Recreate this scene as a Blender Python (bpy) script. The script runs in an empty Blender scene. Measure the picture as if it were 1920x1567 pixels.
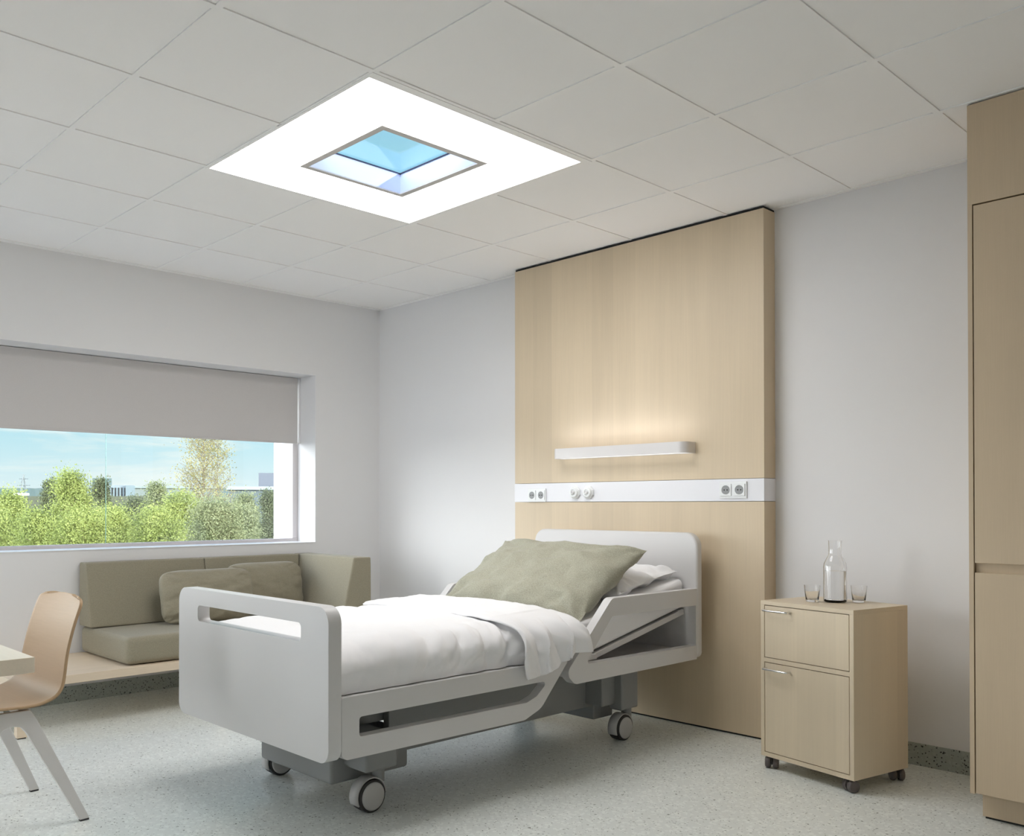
import bpy, bmesh, math, random
import numpy as np
from mathutils import Vector, Matrix, noise
from math import sin, cos, pi, radians

S = bpy.context.scene
COL = S.collection
random.seed(7)

# ------------------------------------------------------------------ camera
FPX, PX, PY = 1697.16, 835.94, 932.75
CAM = Vector((5.5138, -4.3480, 1.1763))
YAW, PITCH = radians(137.5488), radians(0.47)
fw = Vector((cos(YAW) * cos(PITCH), sin(YAW) * cos(PITCH), sin(PITCH)))
rt = Vector((sin(YAW), -cos(YAW), 0))
up = rt.cross(fw)
cd = bpy.data.cameras.new('camera')
cam = bpy.data.objects.new('camera', cd)
COL.objects.link(cam)
m = Matrix((rt, up, -fw)).transposed().to_4x4()
m.translation = CAM
cam.matrix_world = m
cd.sensor_width = 36
cd.lens = 36 * FPX / 1920
cd.shift_x = (960 - PX) / 1920
cd.shift_y = (PY - 783.5) / 1920
cd.clip_start = 0.05
cd.clip_end = 2000
S.camera = cam

# ------------------------------------------------------------------ view and light
S.view_settings.view_transform = 'Standard'
S.view_settings.look = 'None'
S.view_settings.gamma = 1
S.view_settings.use_curve_mapping = False
S.view_settings.exposure = 0.13
S.cycles.use_denoising = True
S.cycles.max_bounces = 14
S.cycles.diffuse_bounces = 6
S.cycles.glossy_bounces = 4
S.cycles.transmission_bounces = 10
S.cycles.transparent_max_bounces = 16
S.cycles.sample_clamp_indirect = 6
S.cycles.caustics_reflective = False

SKY_FILL = 9.6       # sky boost added on the unseen side to fill the room
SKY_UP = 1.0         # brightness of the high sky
LUM_E = 10.2          # ceiling luminaire
SUN_E = 7.0

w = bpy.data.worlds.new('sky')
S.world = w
w.use_nodes = True
nt = w.node_tree
nt.nodes.clear()
N = nt.nodes.new
L = nt.links.new
out = N('ShaderNodeOutputWorld')
bg = N('ShaderNodeBackground')
L(bg.outputs[0], out.inputs[0])
tc = N('ShaderNodeTexCoord')
sep = N('ShaderNodeSeparateXYZ')
L(tc.outputs['Generated'], sep.inputs[0])
ramp = N('ShaderNodeValToRGB')
e = ramp.color_ramp.elements
e[0].position = 0.0; e[0].color = (0.16, 0.2, 0.12, 1)
e[1].position = 1.0; e[1].color = (0.26, 0.46, 0.95, 1)
for p, c in ((0.490, (0.2, 0.24, 0.16, 1)), (0.5, (0.88, 0.97, 1.0, 1)), (0.53, (0.62, 0.88, 0.97, 1)),
             (0.555, (0.44, 0.80, 0.95, 1)), (0.6, (0.42, 0.80, 0.95, 1)), (0.68, (0.34, 0.76, 0.94, 1)), (0.76, (0.28, 0.5, 0.95, 1))):
    q = e.new(p); q.color = c
mr = N('ShaderNodeMapRange')
mr.inputs[1].default_value = -1; mr.inputs[2].default_value = 1
L(sep.outputs[2], mr.inputs[0])
L(mr.outputs[0], ramp.inputs[0])
# wispy clouds, streaked along the horizon
mp = N('ShaderNodeMapping')
mp.inputs['Scale'].default_value = (3, 3, 22)
mp.inputs['Location'].default_value = (1.3, 0.4, 0)
L(tc.outputs['Generated'], mp.inputs[0])
nz = N('ShaderNodeTexNoise')
nz.inputs['Scale'].default_value = 1.6
nz.inputs['Detail'].default_value = 7
nz.inputs['Roughness'].default_value = 0.58
nz.inputs['Distortion'].default_value = 0.4
L(mp.outputs[0], nz.inputs['Vector'])
cr = N('ShaderNodeMapRange')
cr.inputs[1].default_value = 0.46; cr.inputs[2].default_value = 0.6
cr.inputs[4].default_value = 0.85
L(nz.outputs[0], cr.inputs[0])
gate = N('ShaderNodeMapRange')   # clouds sit in the low sky
gate.inputs[1].default_value = 0.16; gate.inputs[2].default_value = 0.3
gate.inputs[3].default_value = 1.0; gate.inputs[4].default_value = 0.0
L(sep.outputs[2], gate.inputs[0])
gate2 = N('ShaderNodeMath'); gate2.operation = 'GREATER_THAN'; gate2.inputs[1].default_value = 0.0
L(sep.outputs[2], gate2.inputs[0])
m1 = N('ShaderNodeMath'); m1.operation = 'MULTIPLY'
L(cr.outputs[0], m1.inputs[0]); L(gate.outputs[0], m1.inputs[1])
m2 = N('ShaderNodeMath'); m2.operation = 'MULTIPLY'
L(m1.outputs[0], m2.inputs[0]); L(gate2.outputs[0], m2.inputs[1])
mix = N('ShaderNodeMix'); mix.data_type = 'RGBA'
L(m2.outputs[0], mix.inputs[0]); L(ramp.outputs[0], mix.inputs[6])
mix.inputs[7].default_value = (0.93, 1.0, 1.0, 1)
# the added side boost fades out toward the zenith
fe = N('ShaderNodeMapRange'); fe.inputs[1].default_value = 0.4; fe.inputs[2].default_value = 0.8
fe.inputs[3].default_value = 1.0; fe.inputs[4].default_value = 0.0
L(sep.outputs[2], fe.inputs[0])
# the boosted fill sky is tinted neutral white
ns = N('ShaderNodeMapRange'); ns.inputs[1].default_value = 0.05; ns.inputs[2].default_value = -0.4
L(sep.outputs[1], ns.inputs[0])
nm = N('ShaderNodeMath'); nm.operation = 'MULTIPLY'
mx2 = N('ShaderNodeMix'); mx2.data_type = 'RGBA'
L(fe.outputs[0], nm.inputs[0]); L(ns.outputs[0], nm.inputs[1]); L(nm.outputs[0], mx2.inputs[0]); L(mix.outputs[2], mx2.inputs[6])
mx2.inputs[7].default_value = (0.985, 0.985, 1.035, 1)
L(mx2.outputs[2], bg.inputs[0])
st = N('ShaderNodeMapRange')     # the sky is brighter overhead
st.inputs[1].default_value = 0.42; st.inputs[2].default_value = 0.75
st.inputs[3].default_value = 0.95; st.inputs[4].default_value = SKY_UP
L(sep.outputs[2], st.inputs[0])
ay = N('ShaderNodeMapRange')     # sky brightened out of view as fill for the room
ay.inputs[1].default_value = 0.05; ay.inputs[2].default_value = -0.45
ay.inputs[3].default_value = 1.0; ay.inputs[4].default_value = SKY_FILL
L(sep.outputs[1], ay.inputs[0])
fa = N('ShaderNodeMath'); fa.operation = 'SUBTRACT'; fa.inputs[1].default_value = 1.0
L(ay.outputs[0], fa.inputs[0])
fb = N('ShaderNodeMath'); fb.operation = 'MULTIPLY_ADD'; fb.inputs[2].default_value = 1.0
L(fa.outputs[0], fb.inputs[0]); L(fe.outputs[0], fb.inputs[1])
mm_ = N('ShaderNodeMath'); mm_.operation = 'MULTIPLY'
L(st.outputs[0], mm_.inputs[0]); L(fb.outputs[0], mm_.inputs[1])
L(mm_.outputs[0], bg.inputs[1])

sd = bpy.data.lights.new('sun', 'SUN')
sd.energy = SUN_E
sd.angle = radians(0.8)
sd.color = (1, 0.95, 0.86)
so = bpy.data.objects.new('sun', sd)
COL.objects.link(so)
so.location = (20, 6, 12)
so.rotation_euler = Vector((-1, -0.26, -0.185)).to_track_quat('-Z', 'Y').to_euler()

# portals on the window openings (they guide the sampling of the sky and add no light)
def portal(name, loc, d, sx, sy):
    pd = bpy.data.lights.new(name, 'AREA')
    pd.shape = 'RECTANGLE'
    pd.size = sx; pd.size_y = sy
    po = bpy.data.objects.new(name, pd)
    COL.objects.link(po)
    po.location = loc
    po.rotation_euler = Vector(d).to_track_quat('-Z', 'Z').to_euler()
    pd.cycles.is_portal = True
portal('portal_bed_window', (-0.3, -2.5, 1.28), (1, 0, 0), 3.8, 0.75)
portal('portal_fill_side', (-0.3, -5.2, 1.25), (1, 0, 0), 1.2, 2.3)  # opening of the added side window
portal('portal_fill_rear', (.9, -6.12, 1.3), (0, 1, 0), 1.0, 2.4)  # opening of the added rear glazing


# ------------------------------------------------------------------ materials
def srgb(r, g, b):
    f = lambda c: (c / 255 / 12.92) if c / 255 <= 0.04045 else ((c / 255 + 0.055) / 1.055) ** 2.4
    return (f(r), f(g), f(b), 1)


def mat(name, col, rough=0.5, metal=0.0, spec=0.5, **kw):
    mm = bpy.data.materials.new(name)
    mm.use_nodes = True
    b = mm.node_tree.nodes['Principled BSDF']
    b.inputs['Base Color'].default_value = col if len(col) == 4 else (*col, 1)
    b.inputs['Roughness'].default_value = rough
    b.inputs['Metallic'].default_value = metal
    b.inputs['Specular IOR Level'].default_value = spec
    for k, v in kw.items():
        b.inputs[k].default_value = v
    return mm


def noise_bump(mm, scale, strength, dist=0.001, coord='Object', detail=3, stretch=(1, 1, 1)):
    t = mm.node_tree
    b = t.nodes['Principled BSDF']
    c = t.nodes.new('ShaderNodeTexCoord')
    mp_ = t.nodes.new('ShaderNodeMapping')
    mp_.inputs['Scale'].default_value = stretch
    n = t.nodes.new('ShaderNodeTexNoise')
    n.inputs['Scale'].default_value = scale
    n.inputs['Detail'].default_value = detail
    bu = t.nodes.new('ShaderNodeBump')
    bu.inputs['Strength'].default_value = strength
    bu.inputs['Distance'].default_value = dist
    t.links.new(c.outputs[coord], mp_.inputs[0])
    t.links.new(mp_.outputs[0], n.inputs['Vector'])
    t.links.new(n.outputs[0], bu.inputs['Height'])
    t.links.new(bu.outputs[0], b.inputs['Normal'])
    return mm


def wood(name, base, axis=2, plank=0.14, planked=True, contrast=1.0, gscale=110, rough=0.42):
    """pale veneer: fine streaks along one axis, broad stave-to-stave tone steps"""
    mm = bpy.data.materials.new(name)
    mm.use_nodes = True
    t = mm.node_tree
    b = t.nodes['Principled BSDF']
    b.inputs['Roughness'].default_value = rough
    b.inputs['Specular IOR Level'].default_value = 0.35
    c = t.nodes.new('ShaderNodeTexCoord')
    mp_ = t.nodes.new('ShaderNodeMapping')
    sc = [gscale, gscale, gscale]
    sc[axis] = gscale * 0.022
    mp_.inputs['Scale'].default_value = sc
    t.links.new(c.outputs['Object'], mp_.inputs[0])
    n = t.nodes.new('ShaderNodeTexNoise')
    n.inputs['Scale'].default_value = 1
    n.inputs['Detail'].default_value = 4
    n.inputs['Roughness'].default_value = 0.65
    t.links.new(mp_.outputs[0], n.inputs['Vector'])
    # broad figure
    mp2 = t.nodes.new('ShaderNodeMapping')
    s2 = [9, 9, 9]
    s2[axis] = 0.7
    mp2.inputs['Scale'].default_value = s2
    t.links.new(c.outputs['Object'], mp2.inputs[0])
    n2 = t.nodes.new('ShaderNodeTexNoise')
    n2.inputs['Scale'].default_value = 1
    n2.inputs['Detail'].default_value = 3
    t.links.new(mp2.outputs[0], n2.inputs['Vector'])
    # staves
    sp = t.nodes.new('ShaderNodeSeparateXYZ')
    t.links.new(c.outputs['Object'], sp.inputs[0])
    ad = t.nodes.new('ShaderNodeMath'); ad.operation = 'ADD'
    oa = [i for i in range(3) if i != axis]
    t.links.new(sp.outputs[oa[0]], ad.inputs[0])
    t.links.new(sp.outputs[oa[1]], ad.inputs[1])
    dv = t.nodes.new('ShaderNodeMath'); dv.operation = 'DIVIDE'; dv.inputs[1].default_value = plank
    t.links.new(ad.outputs[0], dv.inputs[0])
    fl = t.nodes.new('ShaderNodeMath'); fl.operation = 'FLOOR'
    t.links.new(dv.outputs[0], fl.inputs[0])
    wn = t.nodes.new('ShaderNodeTexWhiteNoise'); wn.noise_dimensions = '1D'
    t.links.new(fl.outputs[0], wn.inputs['W'])
    # value = 1 + a*(n-.5)+b*(n2-.5)+c*(wn-.5)
    def ma(x, k, prev):
        s_ = t.nodes.new('ShaderNodeMath'); s_.operation = 'SUBTRACT'; s_.inputs[1].default_value = 0.5
        t.links.new(x, s_.inputs[0])
        a_ = t.nodes.new('ShaderNodeMath'); a_.operation = 'MULTIPLY_ADD'
        a_.inputs[1].default_value = k
        t.links.new(s_.outputs[0], a_.inputs[0])
        if prev is None: a_.inputs[2].default_value = 1.0
        else: t.links.new(prev, a_.inputs[2])
        return a_.outputs[0]
    v = ma(n.outputs[0], 0.13 * contrast, None)
    v = ma(n2.outputs[0], 0.16 * contrast, v)
    if planked: v = ma(wn.outputs[0], 0.075 * contrast, v)
    vm = t.nodes.new('ShaderNodeVectorMath'); vm.operation = 'SCALE'
    vm.inputs[0].default_value = base[:3]
    t.links.new(v, vm.inputs['Scale'])
    t.links.new(vm.outputs[0], b.inputs['Base Color'])
    bu = t.nodes.new('ShaderNodeBump'); bu.inputs['Strength'].default_value = 0.12; bu.inputs['Distance'].default_value = 0.0006
    t.links.new(n.outputs[0], bu.inputs['Height'])
    t.links.new(bu.outputs[0], b.inputs['Normal'])
    return mm


def speckled(name, base, dark, rough=0.35, dens=1.0):
    mm = bpy.data.materials.new(name)
    mm.use_nodes = True
    t = mm.node_tree
    b = t.nodes['Principled BSDF']
    b.inputs['Roughness'].default_value = rough
    b.inputs['Specular IOR Level'].default_value = 0.4
    c = t.nodes.new('ShaderNodeTexCoord')
    prev = None
    def dots(scale, thr, keep, colr, prev, off):
        mp_ = t.nodes.new('ShaderNodeMapping')
        mp_.inputs['Location'].default_value = (off, off * 1.7, off * .3)
        t.links.new(c.outputs['Object'], mp_.inputs[0])
        # wobble so that chips are irregular
        nn = t.nodes.new('ShaderNodeTexNoise'); nn.inputs['Scale'].default_value = scale * 1.4
        t.links.new(mp_.outputs[0], nn.inputs['Vector'])
        va = t.nodes.new('ShaderNodeVectorMath'); va.operation = 'MULTIPLY_ADD'
        va.inputs[1].default_value = (0.9 / scale,) * 3
        t.links.new(nn.outputs['Color'], va.inputs[0]); t.links.new(mp_.outputs[0], va.inputs[2])
        vo = t.nodes.new('ShaderNodeTexVoronoi'); vo.inputs['Scale'].default_value = scale
        t.links.new(va.outputs[0], vo.inputs['Vector'])
        lt = t.nodes.new('ShaderNodeMath'); lt.operation = 'LESS_THAN'; lt.inputs[1].default_value = thr
        t.links.new(vo.outputs['Distance'], lt.inputs[0])
        se = t.nodes.new('ShaderNodeSeparateColor')
        t.links.new(vo.outputs['Color'], se.inputs[0])
        l2 = t.nodes.new('ShaderNodeMath'); l2.operation = 'LESS_THAN'; l2.inputs[1].default_value = keep
        t.links.new(se.outputs[0], l2.inputs[0])
        mu = t.nodes.new('ShaderNodeMath'); mu.operation = 'MULTIPLY'
        t.links.new(lt.outputs[0], mu.inputs[0]); t.links.new(l2.outputs[0], mu.inputs[1])
        mx = t.nodes.new('ShaderNodeMix'); mx.data_type = 'RGBA'
        t.links.new(mu.outputs[0], mx.inputs[0])
        if prev is None: mx.inputs[6].default_value = base
        else: t.links.new(prev, mx.inputs[6])
        mx.inputs[7].default_value = colr
        return mx.outputs[2]
    lighter = tuple(min(1, k * 1.12) for k in base[:3]) + (1,)
    p = dots(60, 0.5, 0.5, lighter, None, 0)
    p = dots(64, 0.20, 0.5 * dens, dark, p, 3)
    p = dots(42, 0.17, 0.5 * dens, tuple(k * .65 for k in dark[:3]) + (1,), p, 7)
    p = dots(80, 0.22, 0.45, tuple(k * 0.62 for k in base[:3]) + (1,), p, 11)
    t.links.new(p, b.inputs['Base Color'])
    return mm


def fabric(name, base, fleck=0.12, wscale=900, rough=0.9, sheen=0.15):
    mm = mat(name, base, rough, spec=0.2)
    t = mm.node_tree
    b = t.nodes['Principled BSDF']
    b.inputs['Sheen Weight'].default_value = sheen
    c = t.nodes.new('ShaderNodeTexCoord')
    n = t.nodes.new('ShaderNodeTexNoise')
    n.inputs['Scale'].default_value = wscale * 0.22
    n.inputs['Detail'].default_value = 3
    t.links.new(c.outputs['Object'], n.inputs['Vector'])
    mrn = t.nodes.new('ShaderNodeMapRange')
    mrn.inputs[1].default_value = 0.3; mrn.inputs[2].default_value = 0.7
    mrn.inputs[3].default_value = 1 - fleck; mrn.inputs[4].default_value = 1 + fleck
    t.links.new(n.outputs[0], mrn.inputs[0])
    vm = t.nodes.new('ShaderNodeVectorMath'); vm.operation = 'SCALE'
    vm.inputs[0].default_value = base[:3]
    t.links.new(mrn.outputs[0], vm.inputs['Scale'])
    t.links.new(vm.outputs[0], b.inputs['Base Color'])
    bu = t.nodes.new('ShaderNodeBump'); bu.inputs['Strength'].default_value = 0.25; bu.inputs['Distance'].default_value = 0.0008
    t.links.new(n.outputs[0], bu.inputs['Height'])
    t.links.new(bu.outputs[0], b.inputs['Normal'])
    return mm


def emit(name, col, strength):
    mm = bpy.data.materials.new(name)
    mm.use_nodes = True
    t = mm.node_tree
    t.nodes.clear()
    o = t.nodes.new('ShaderNodeOutputMaterial')
    em = t.nodes.new('ShaderNodeEmission')
    em.inputs[0].default_value = (*col, 1)
    em.inputs[1].default_value = strength
    t.links.new(em.outputs[0], o.inputs[0])
    return mm


def pane_glass(name, tint=(0.96, 0.985, 0.975), refl=1.0, ior=1.5):
    mm = bpy.data.materials.new(name)
    mm.use_nodes = True
    t = mm.node_tree
    t.nodes.clear()
    o = t.nodes.new('ShaderNodeOutputMaterial')
    tr = t.nodes.new('ShaderNodeBsdfTransparent'); tr.inputs[0].default_value = (*tint, 1)
    gl = t.nodes.new('ShaderNodeBsdfGlossy'); gl.inputs['Roughness'].default_value = 0.0
    gl.inputs[0].default_value = (refl, refl, refl, 1)
    ge = t.nodes.new('ShaderNodeNewGeometry')
    dt = t.nodes.new('ShaderNodeVectorMath'); dt.operation = 'DOT_PRODUCT'
    t.links.new(ge.outputs['Normal'], dt.inputs[0]); t.links.new(ge.outputs['Incoming'], dt.inputs[1])
    def mth(op, x, y):
        q = t.nodes.new('ShaderNodeMath'); q.operation = op
        for i, k in enumerate((x, y)):
            if k is None: continue
            if isinstance(k, (int, float)): q.inputs[i].default_value = k
            else: t.links.new(k, q.inputs[i])
        return q.outputs[0]
    c_ = mth('SUBTRACT', 1.0, mth('ABSOLUTE', dt.outputs['Value'], None))
    fr_o = mth('ADD', mth('MULTIPLY', mth('POWER', c_, 5.0), 1 - .04), .04)
    mx = t.nodes.new('ShaderNodeMixShader')
    t.links.new(fr_o, mx.inputs[0])
    t.links.new(tr.outputs[0], mx.inputs[1])
    t.links.new(gl.outputs[0], mx.inputs[2])
    t.links.new(mx.outputs[0], o.inputs[0])
    return mm


M = {}
M['wall'] = noise_bump(mat('wall_paint', srgb(232, 231, 231), 0.8, spec=0.2), 220, 0.05)
M['tile'] = noise_bump(mat('ceiling_tile', srgb(251, 249, 247), 0.9, spec=0.15), 500, 0.08)
M['tbar'] = mat('ceiling_grid', srgb(251, 249, 247), 0.45)
M['floor'] = speckled('vinyl_floor', srgb(227, 231, 227), srgb(146, 150, 142), 0.28, 0.5)
M['cove'] = speckled('vinyl_cove', srgb(160, 165, 158), srgb(42, 44, 42), 0.35, 2.0)
WOODC = srgb(214, 196, 168)
M['panel'] = wood('veneer_panel', WOODC, 2, 0.155)
M['panel_side'] = wood('veneer_panel_edge', srgb(206, 186, 154), 2, planked=False)
M['cab'] = wood('veneer_cabinet', srgb(219, 203, 177), 2, 0.19, contrast=.8)
M['cabh'] = wood('veneer_cabinet_top', srgb(219, 203, 177), 0, 0.19, contrast=.8)
M['ward'] = wood('veneer_wardrobe', srgb(202, 182, 154), 2, 0.3, contrast=1.0, gscale=260)
M['bench'] = wood('veneer_bench', srgb(226, 208, 184), 1, 0.22)
M['table'] = wood('veneer_table', srgb(252, 236, 214), 0, 0.22, contrast=.7, rough=.3)
M['ply'] = wood('chair_plywood', srgb(190, 160, 126), 0, 0.5, planked=False, contrast=1.1, gscale=130, rough=.48)
M['white'] = mat('white_lacquer', srgb(236, 235, 235), 0.38)
M['bed'] = mat('bed_plastic', srgb(213, 211, 210), 0.36)
M['bedgrey'] = mat('bed_grey_steel', srgb(140, 141, 140), 0.5)
M['rim'] = mat('caster_tire', srgb(52, 50, 50), 0.55)
M['hub'] = mat('caster_cover', srgb(190, 188, 186), 0.4)
M['darkcaster'] = mat('dark_caster', srgb(98, 90, 88), 0.45)
M['chrome'] = mat('chrome', (0.82, 0.82, 0.82), 0.16, 1.0)
M['alu'] = mat('grey_lacquer_metal', srgb(222, 219, 217), 0.45, 0.0)
M['black'] = mat('shadow_gap', (0.01, 0.01, 0.01), 0.8)
M['gapbrown'] = mat('gap_brown', (0.03, 0.02, 0.015), 0.8)
M['rail'] = mat('medical_rail', srgb(236, 236, 240), 0.4)
M['socket'] = mat('socket_plastic', srgb(236, 238, 238), 0.3)
M['sockhole'] = mat('socket_recess', srgb(150, 152, 152), 0.45)
M['pin'] = mat('socket_pin_hole', srgb(50, 50, 50), 0.6)
M['olive'] = fabric('sofa_fabric', srgb(150, 143, 124), 0.10)
M['sage'] = fabric('sage_pillow_fabric', srgb(164, 162, 145), 0.22, 1100)
M['linen'] = fabric('white_linen', srgb(240, 239, 240), 0.0, 1500, 0.85, 0.1)
M['blind'] = fabric('blind_fabric', srgb(206, 202, 200), 0.02, 1200, 0.9, 0)
M['lamp'] = mat('lamp_housing', srgb(220, 216, 214), 0.35, 0.1)
M['lampglow'] = emit('lamp_diffuser', (1, 1.05, 1.18), 16.0)
M['diffuser'] = emit('luminaire_diffuser', (1, 0.985, 0.965), LUM_E)
M['lumtrim'] = mat('luminaire_trim', srgb(206, 201, 197), 0.45, 0.0)
M['seal'] = mat('skylight_seal', srgb(30, 50, 80), 0.5)
M['shaft'] = mat('skylight_shaft', srgb(205, 212, 240), 0.6)
M['pane'] = pane_glass('window_glass')
M['paneedge'] = mat('glass_edge', srgb(175, 220, 212), 0.2, **{'Transmission Weight': 0.6})
M['skypane'] = pane_glass('skylight_glass', (0.93, 0.97, 0.97))
M['glass'] = mat('clear_glass', (1, 1, 1), 0.0, **{'Transmission Weight': 1.0, 'IOR': 1.45})
M['water'] = mat('water', (1, 1, 1), 0.0, **{'Transmission Weight': 1.0, 'IOR': 1.33})
M['frame'] = mat('window_frame_lacquer', srgb(214, 208, 208), 0.4)
M['render'] = noise_bump(mat('outside_white_render', srgb(246, 244, 250), 0.8), 60, 0.3)


# ------------------------------------------------------------------ mesh helpers
def link(name, me, material, parent=None, smooth=None, bevel=0, seg=3, loc=None):
    if material: me.materials.append(material)
    if smooth is not None or bevel:
        me.polygons.foreach_set('use_smooth', [True] * len(me.polygons))
        if not bevel: me.set_sharp_from_angle(angle=radians(smooth if smooth else 35))
    o = bpy.data.objects.new(name, me)
    COL.objects.link(o)
    if parent: o.parent = parent
    if loc: o.location = loc
    if bevel:
        b = o.modifiers.new('bevel', 'BEVEL')
        b.width = bevel; b.segments = seg; b.limit_method = 'ANGLE'; b.angle_limit = radians(40)
        b.harden_normals = True
    return o


def bmobj(name, bm, material, parent=None, **k):
    bmesh.ops.recalc_face_normals(bm, faces=bm.faces)
    me = bpy.data.meshes.new(name)
    bm.to_mesh(me); bm.free()
    return link(name, me, material, parent, **k)


def abox(bm, x0, x1, y0, y1, z0, z1):
    v = [bm.verts.new((x, y, z)) for x in (x0, x1) for y in (y0, y1) for z in (z0, z1)]
    for f in ((0, 1, 3, 2), (4, 6, 7, 5), (0, 4, 5, 1), (2, 3, 7, 6), (0, 2, 6, 4), (1, 5, 7, 3)):
        bm.faces.new([v[i] for i in f])
    return v


def box(name, x0, x1, y0, y1, z0, z1, material, parent=None, **k):
    bm = bmesh.new()
    abox(bm, x0, x1, y0, y1, z0, z1)
    return bmobj(name, bm, material, parent, **k)


def boxes(name, lst, material, parent=None, **k):
    bm = bmesh.new()
    for b in lst: abox(bm, *b)
    return bmobj(name, bm, material, parent, **k)


def rounded(poly, r, n=6):
    """round the corners of a 2-D polygon; r a number or one radius per corner"""
    out_ = []
    k = len(poly)
    for i in range(k):
        p0, p, p1 = Vector(poly[i - 1]), Vector(poly[i]), Vector(poly[(i + 1) % k])
        rr = r[i] if isinstance(r, (list, tuple)) else r
        a, b = (p0 - p), (p1 - p)
        la, lb = a.length, b.length
        a.normalize(); b.normalize()
        ang = a.angle(b)
        if rr <= 0 or ang > pi - .02:
            out_.append(tuple(p)); continue
        d = min(rr / math.tan(ang / 2), la * .48, lb * .48)
        rr = d * math.tan(ang / 2)
        c = p + (a + b).normalized() * (rr / sin(ang / 2))
        s, e_ = p + a * d, p + b * d
        v0, v1 = s - c, e_ - c
        a0 = math.atan2(v0.y, v0.x); a1 = math.atan2(v1.y, v1.x)
        da = (a1 - a0 + pi) % (2 * pi) - pi
        for j in range(n + 1):
            t_ = a0 + da * j / n
            out_.append((c.x + rr * cos(t_), c.y + rr * sin(t_)))
    return out_


def plate(name, loops, axis, a0, a1, material, parent=None, bevel=0.01, seg=4, fn=None, **k):
    """2-D loops (first outer, others holes) extruded along an axis from a0 to a1"""
    bm = bmesh.new()
    def P(p, a):
        if axis == 0: return (a, p[0], p[1])
        if axis == 1: return (p[0], a, p[1])
        return (p[0], p[1], a)
    es = []
    for lp in loops:
        vs = [bm.verts.new(P(p, a0)) for p in lp]
        for i in range(len(vs)): es.append(bm.edges.new((vs[i - 1], vs[i])))
    if len(loops) == 1: bm.faces.new(bm.verts[:])
    else: bmesh.ops.triangle_fill(bm, edges=es, use_beauty=True)
    r = bmesh.ops.extrude_face_region(bm, geom=bm.faces[:])
    d = [0, 0, 0]; d[axis] = a1 - a0
    bmesh.ops.translate(bm, verts=[g for g in r['geom'] if isinstance(g, bmesh.types.BMVert)], vec=d)
    if fn:
        for v in bm.verts: v.co = fn(v.co)
    return bmobj(name, bm, material, parent, bevel=bevel, seg=seg, **({} if bevel else {'smooth': 35}), **k)


def lathe_bm(bm, prof, n=32, c=(0, 0, 0), axis='z', closed=True):
    rings = []
    for r, z in prof:
        ring = []
        for i in range(n):
            a = 2 * pi * i / n
            x, y = r * cos(a), r * sin(a)
            co = {'z': (x, y, z), 'x': (z, x, y), 'y': (x, z, y)}[axis]
            ring.append(bm.verts.new((co[0] + c[0], co[1] + c[1], co[2] + c[2])))
        rings.append(ring)
    for a, b in zip(rings, rings[1:]):
        for i in range(n):
            bm.faces.new((a[i], a[(i + 1) % n], b[(i + 1) % n], b[i]))
    if closed:
        bm.faces.new(rings[0]); bm.faces.new(rings[-1])


def lathe(name, prof, material, parent=None, n=32, c=(0, 0, 0), axis='z', closed=True, sm=40, **k):
    bm = bmesh.new()
    lathe_bm(bm, prof, n, c, axis, closed)
    return bmobj(name, bm, material, parent, smooth=sm, **k)


def tube_bm(bm, pts, r, n=10):
    pts = [Vector(p) for p in pts]
    rr = r if isinstance(r, (list, tuple)) else [r] * len(pts)
    prev = None
    rings = []
    for i, p in enumerate(pts):
        d = (pts[min(i + 1, len(pts) - 1)] - pts[max(i - 1, 0)]).normalized()
        u = d.cross(Vector((0.13, 0.21, 1))) if prev is None else prev - d * prev.dot(d)
        if u.length < 1e-4: u = d.cross(Vector((1, 0, 0)))
        u.normalize(); prev = u
        v = d.cross(u)
        rings.append([bm.verts.new(p + (u * cos(2 * pi * j / n) + v * sin(2 * pi * j / n)) * rr[i]) for j in range(n)])
    for a, b in zip(rings, rings[1:]):
        for j in range(n):
            bm.faces.new((a[j], a[(j + 1) % n], b[(j + 1) % n], b[j]))
    bm.faces.new(rings[0]); bm.faces.new(rings[-1])


def tube(name, pts, r, material, parent=None, n=10):
    bm = bmesh.new()
    tube_bm(bm, pts, r, n)
    return bmobj(name, bm, material, parent, smooth=50)


def grid_obj(name, nu, nv, fn, material, parent=None, thick=0, sub=0, closed_u=False):
    vs = [fn(i / nu, j / nv) for j in range(nv + 1) for i in range(nu + 1)]
    fs = [(j * (nu + 1) + i, j * (nu + 1) + i + 1, (j + 1) * (nu + 1) + i + 1, (j + 1) * (nu + 1) + i)
          for j in range(nv) for i in range(nu)]
    me = bpy.data.meshes.new(name)
    me.from_pydata([tuple(v) for v in vs], [], fs)
    me.polygons.foreach_set('use_smooth', [True] * len(me.polygons))
    me.materials.append(material)
    o = bpy.data.objects.new(name, me)
    COL.objects.link(o)
    if parent: o.parent = parent
    if thick:
        s_ = o.modifiers.new('thick', 'SOLIDIFY'); s_.thickness = thick; s_.offset = 0
    if sub:
        s_ = o.modifiers.new('sub', 'SUBSURF'); s_.levels = sub; s_.render_levels = sub
    return o


def tag(o, label=None, cat=None, group=None, kind=None):
    if label: o['label'] = label
    if cat: o['category'] = cat
    if group: o['group'] = group
    if kind: o['kind'] = kind
    return o


def thing(name, label, cat, loc=(0, 0, 0), rz=0, group=None):
    o = bpy.data.objects.new(name, None)
    o.empty_display_size = .1
    COL.objects.link(o)
    o.location = loc; o.rotation_euler = (0, 0, rz)
    return tag(o, label, cat, group)


def struct(o, label=None):
    return tag(o, label, kind='structure')


def fbm(x, y, z=0.0, o=3):
    v = 0; a = 1; s_ = 0
    for i in range(o):
        v += a * noise.noise(Vector((x, y, z)))
        s_ += a
        x *= 2.03; y *= 2.03; z *= 2.03; a *= .5
    return v / s_


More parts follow.
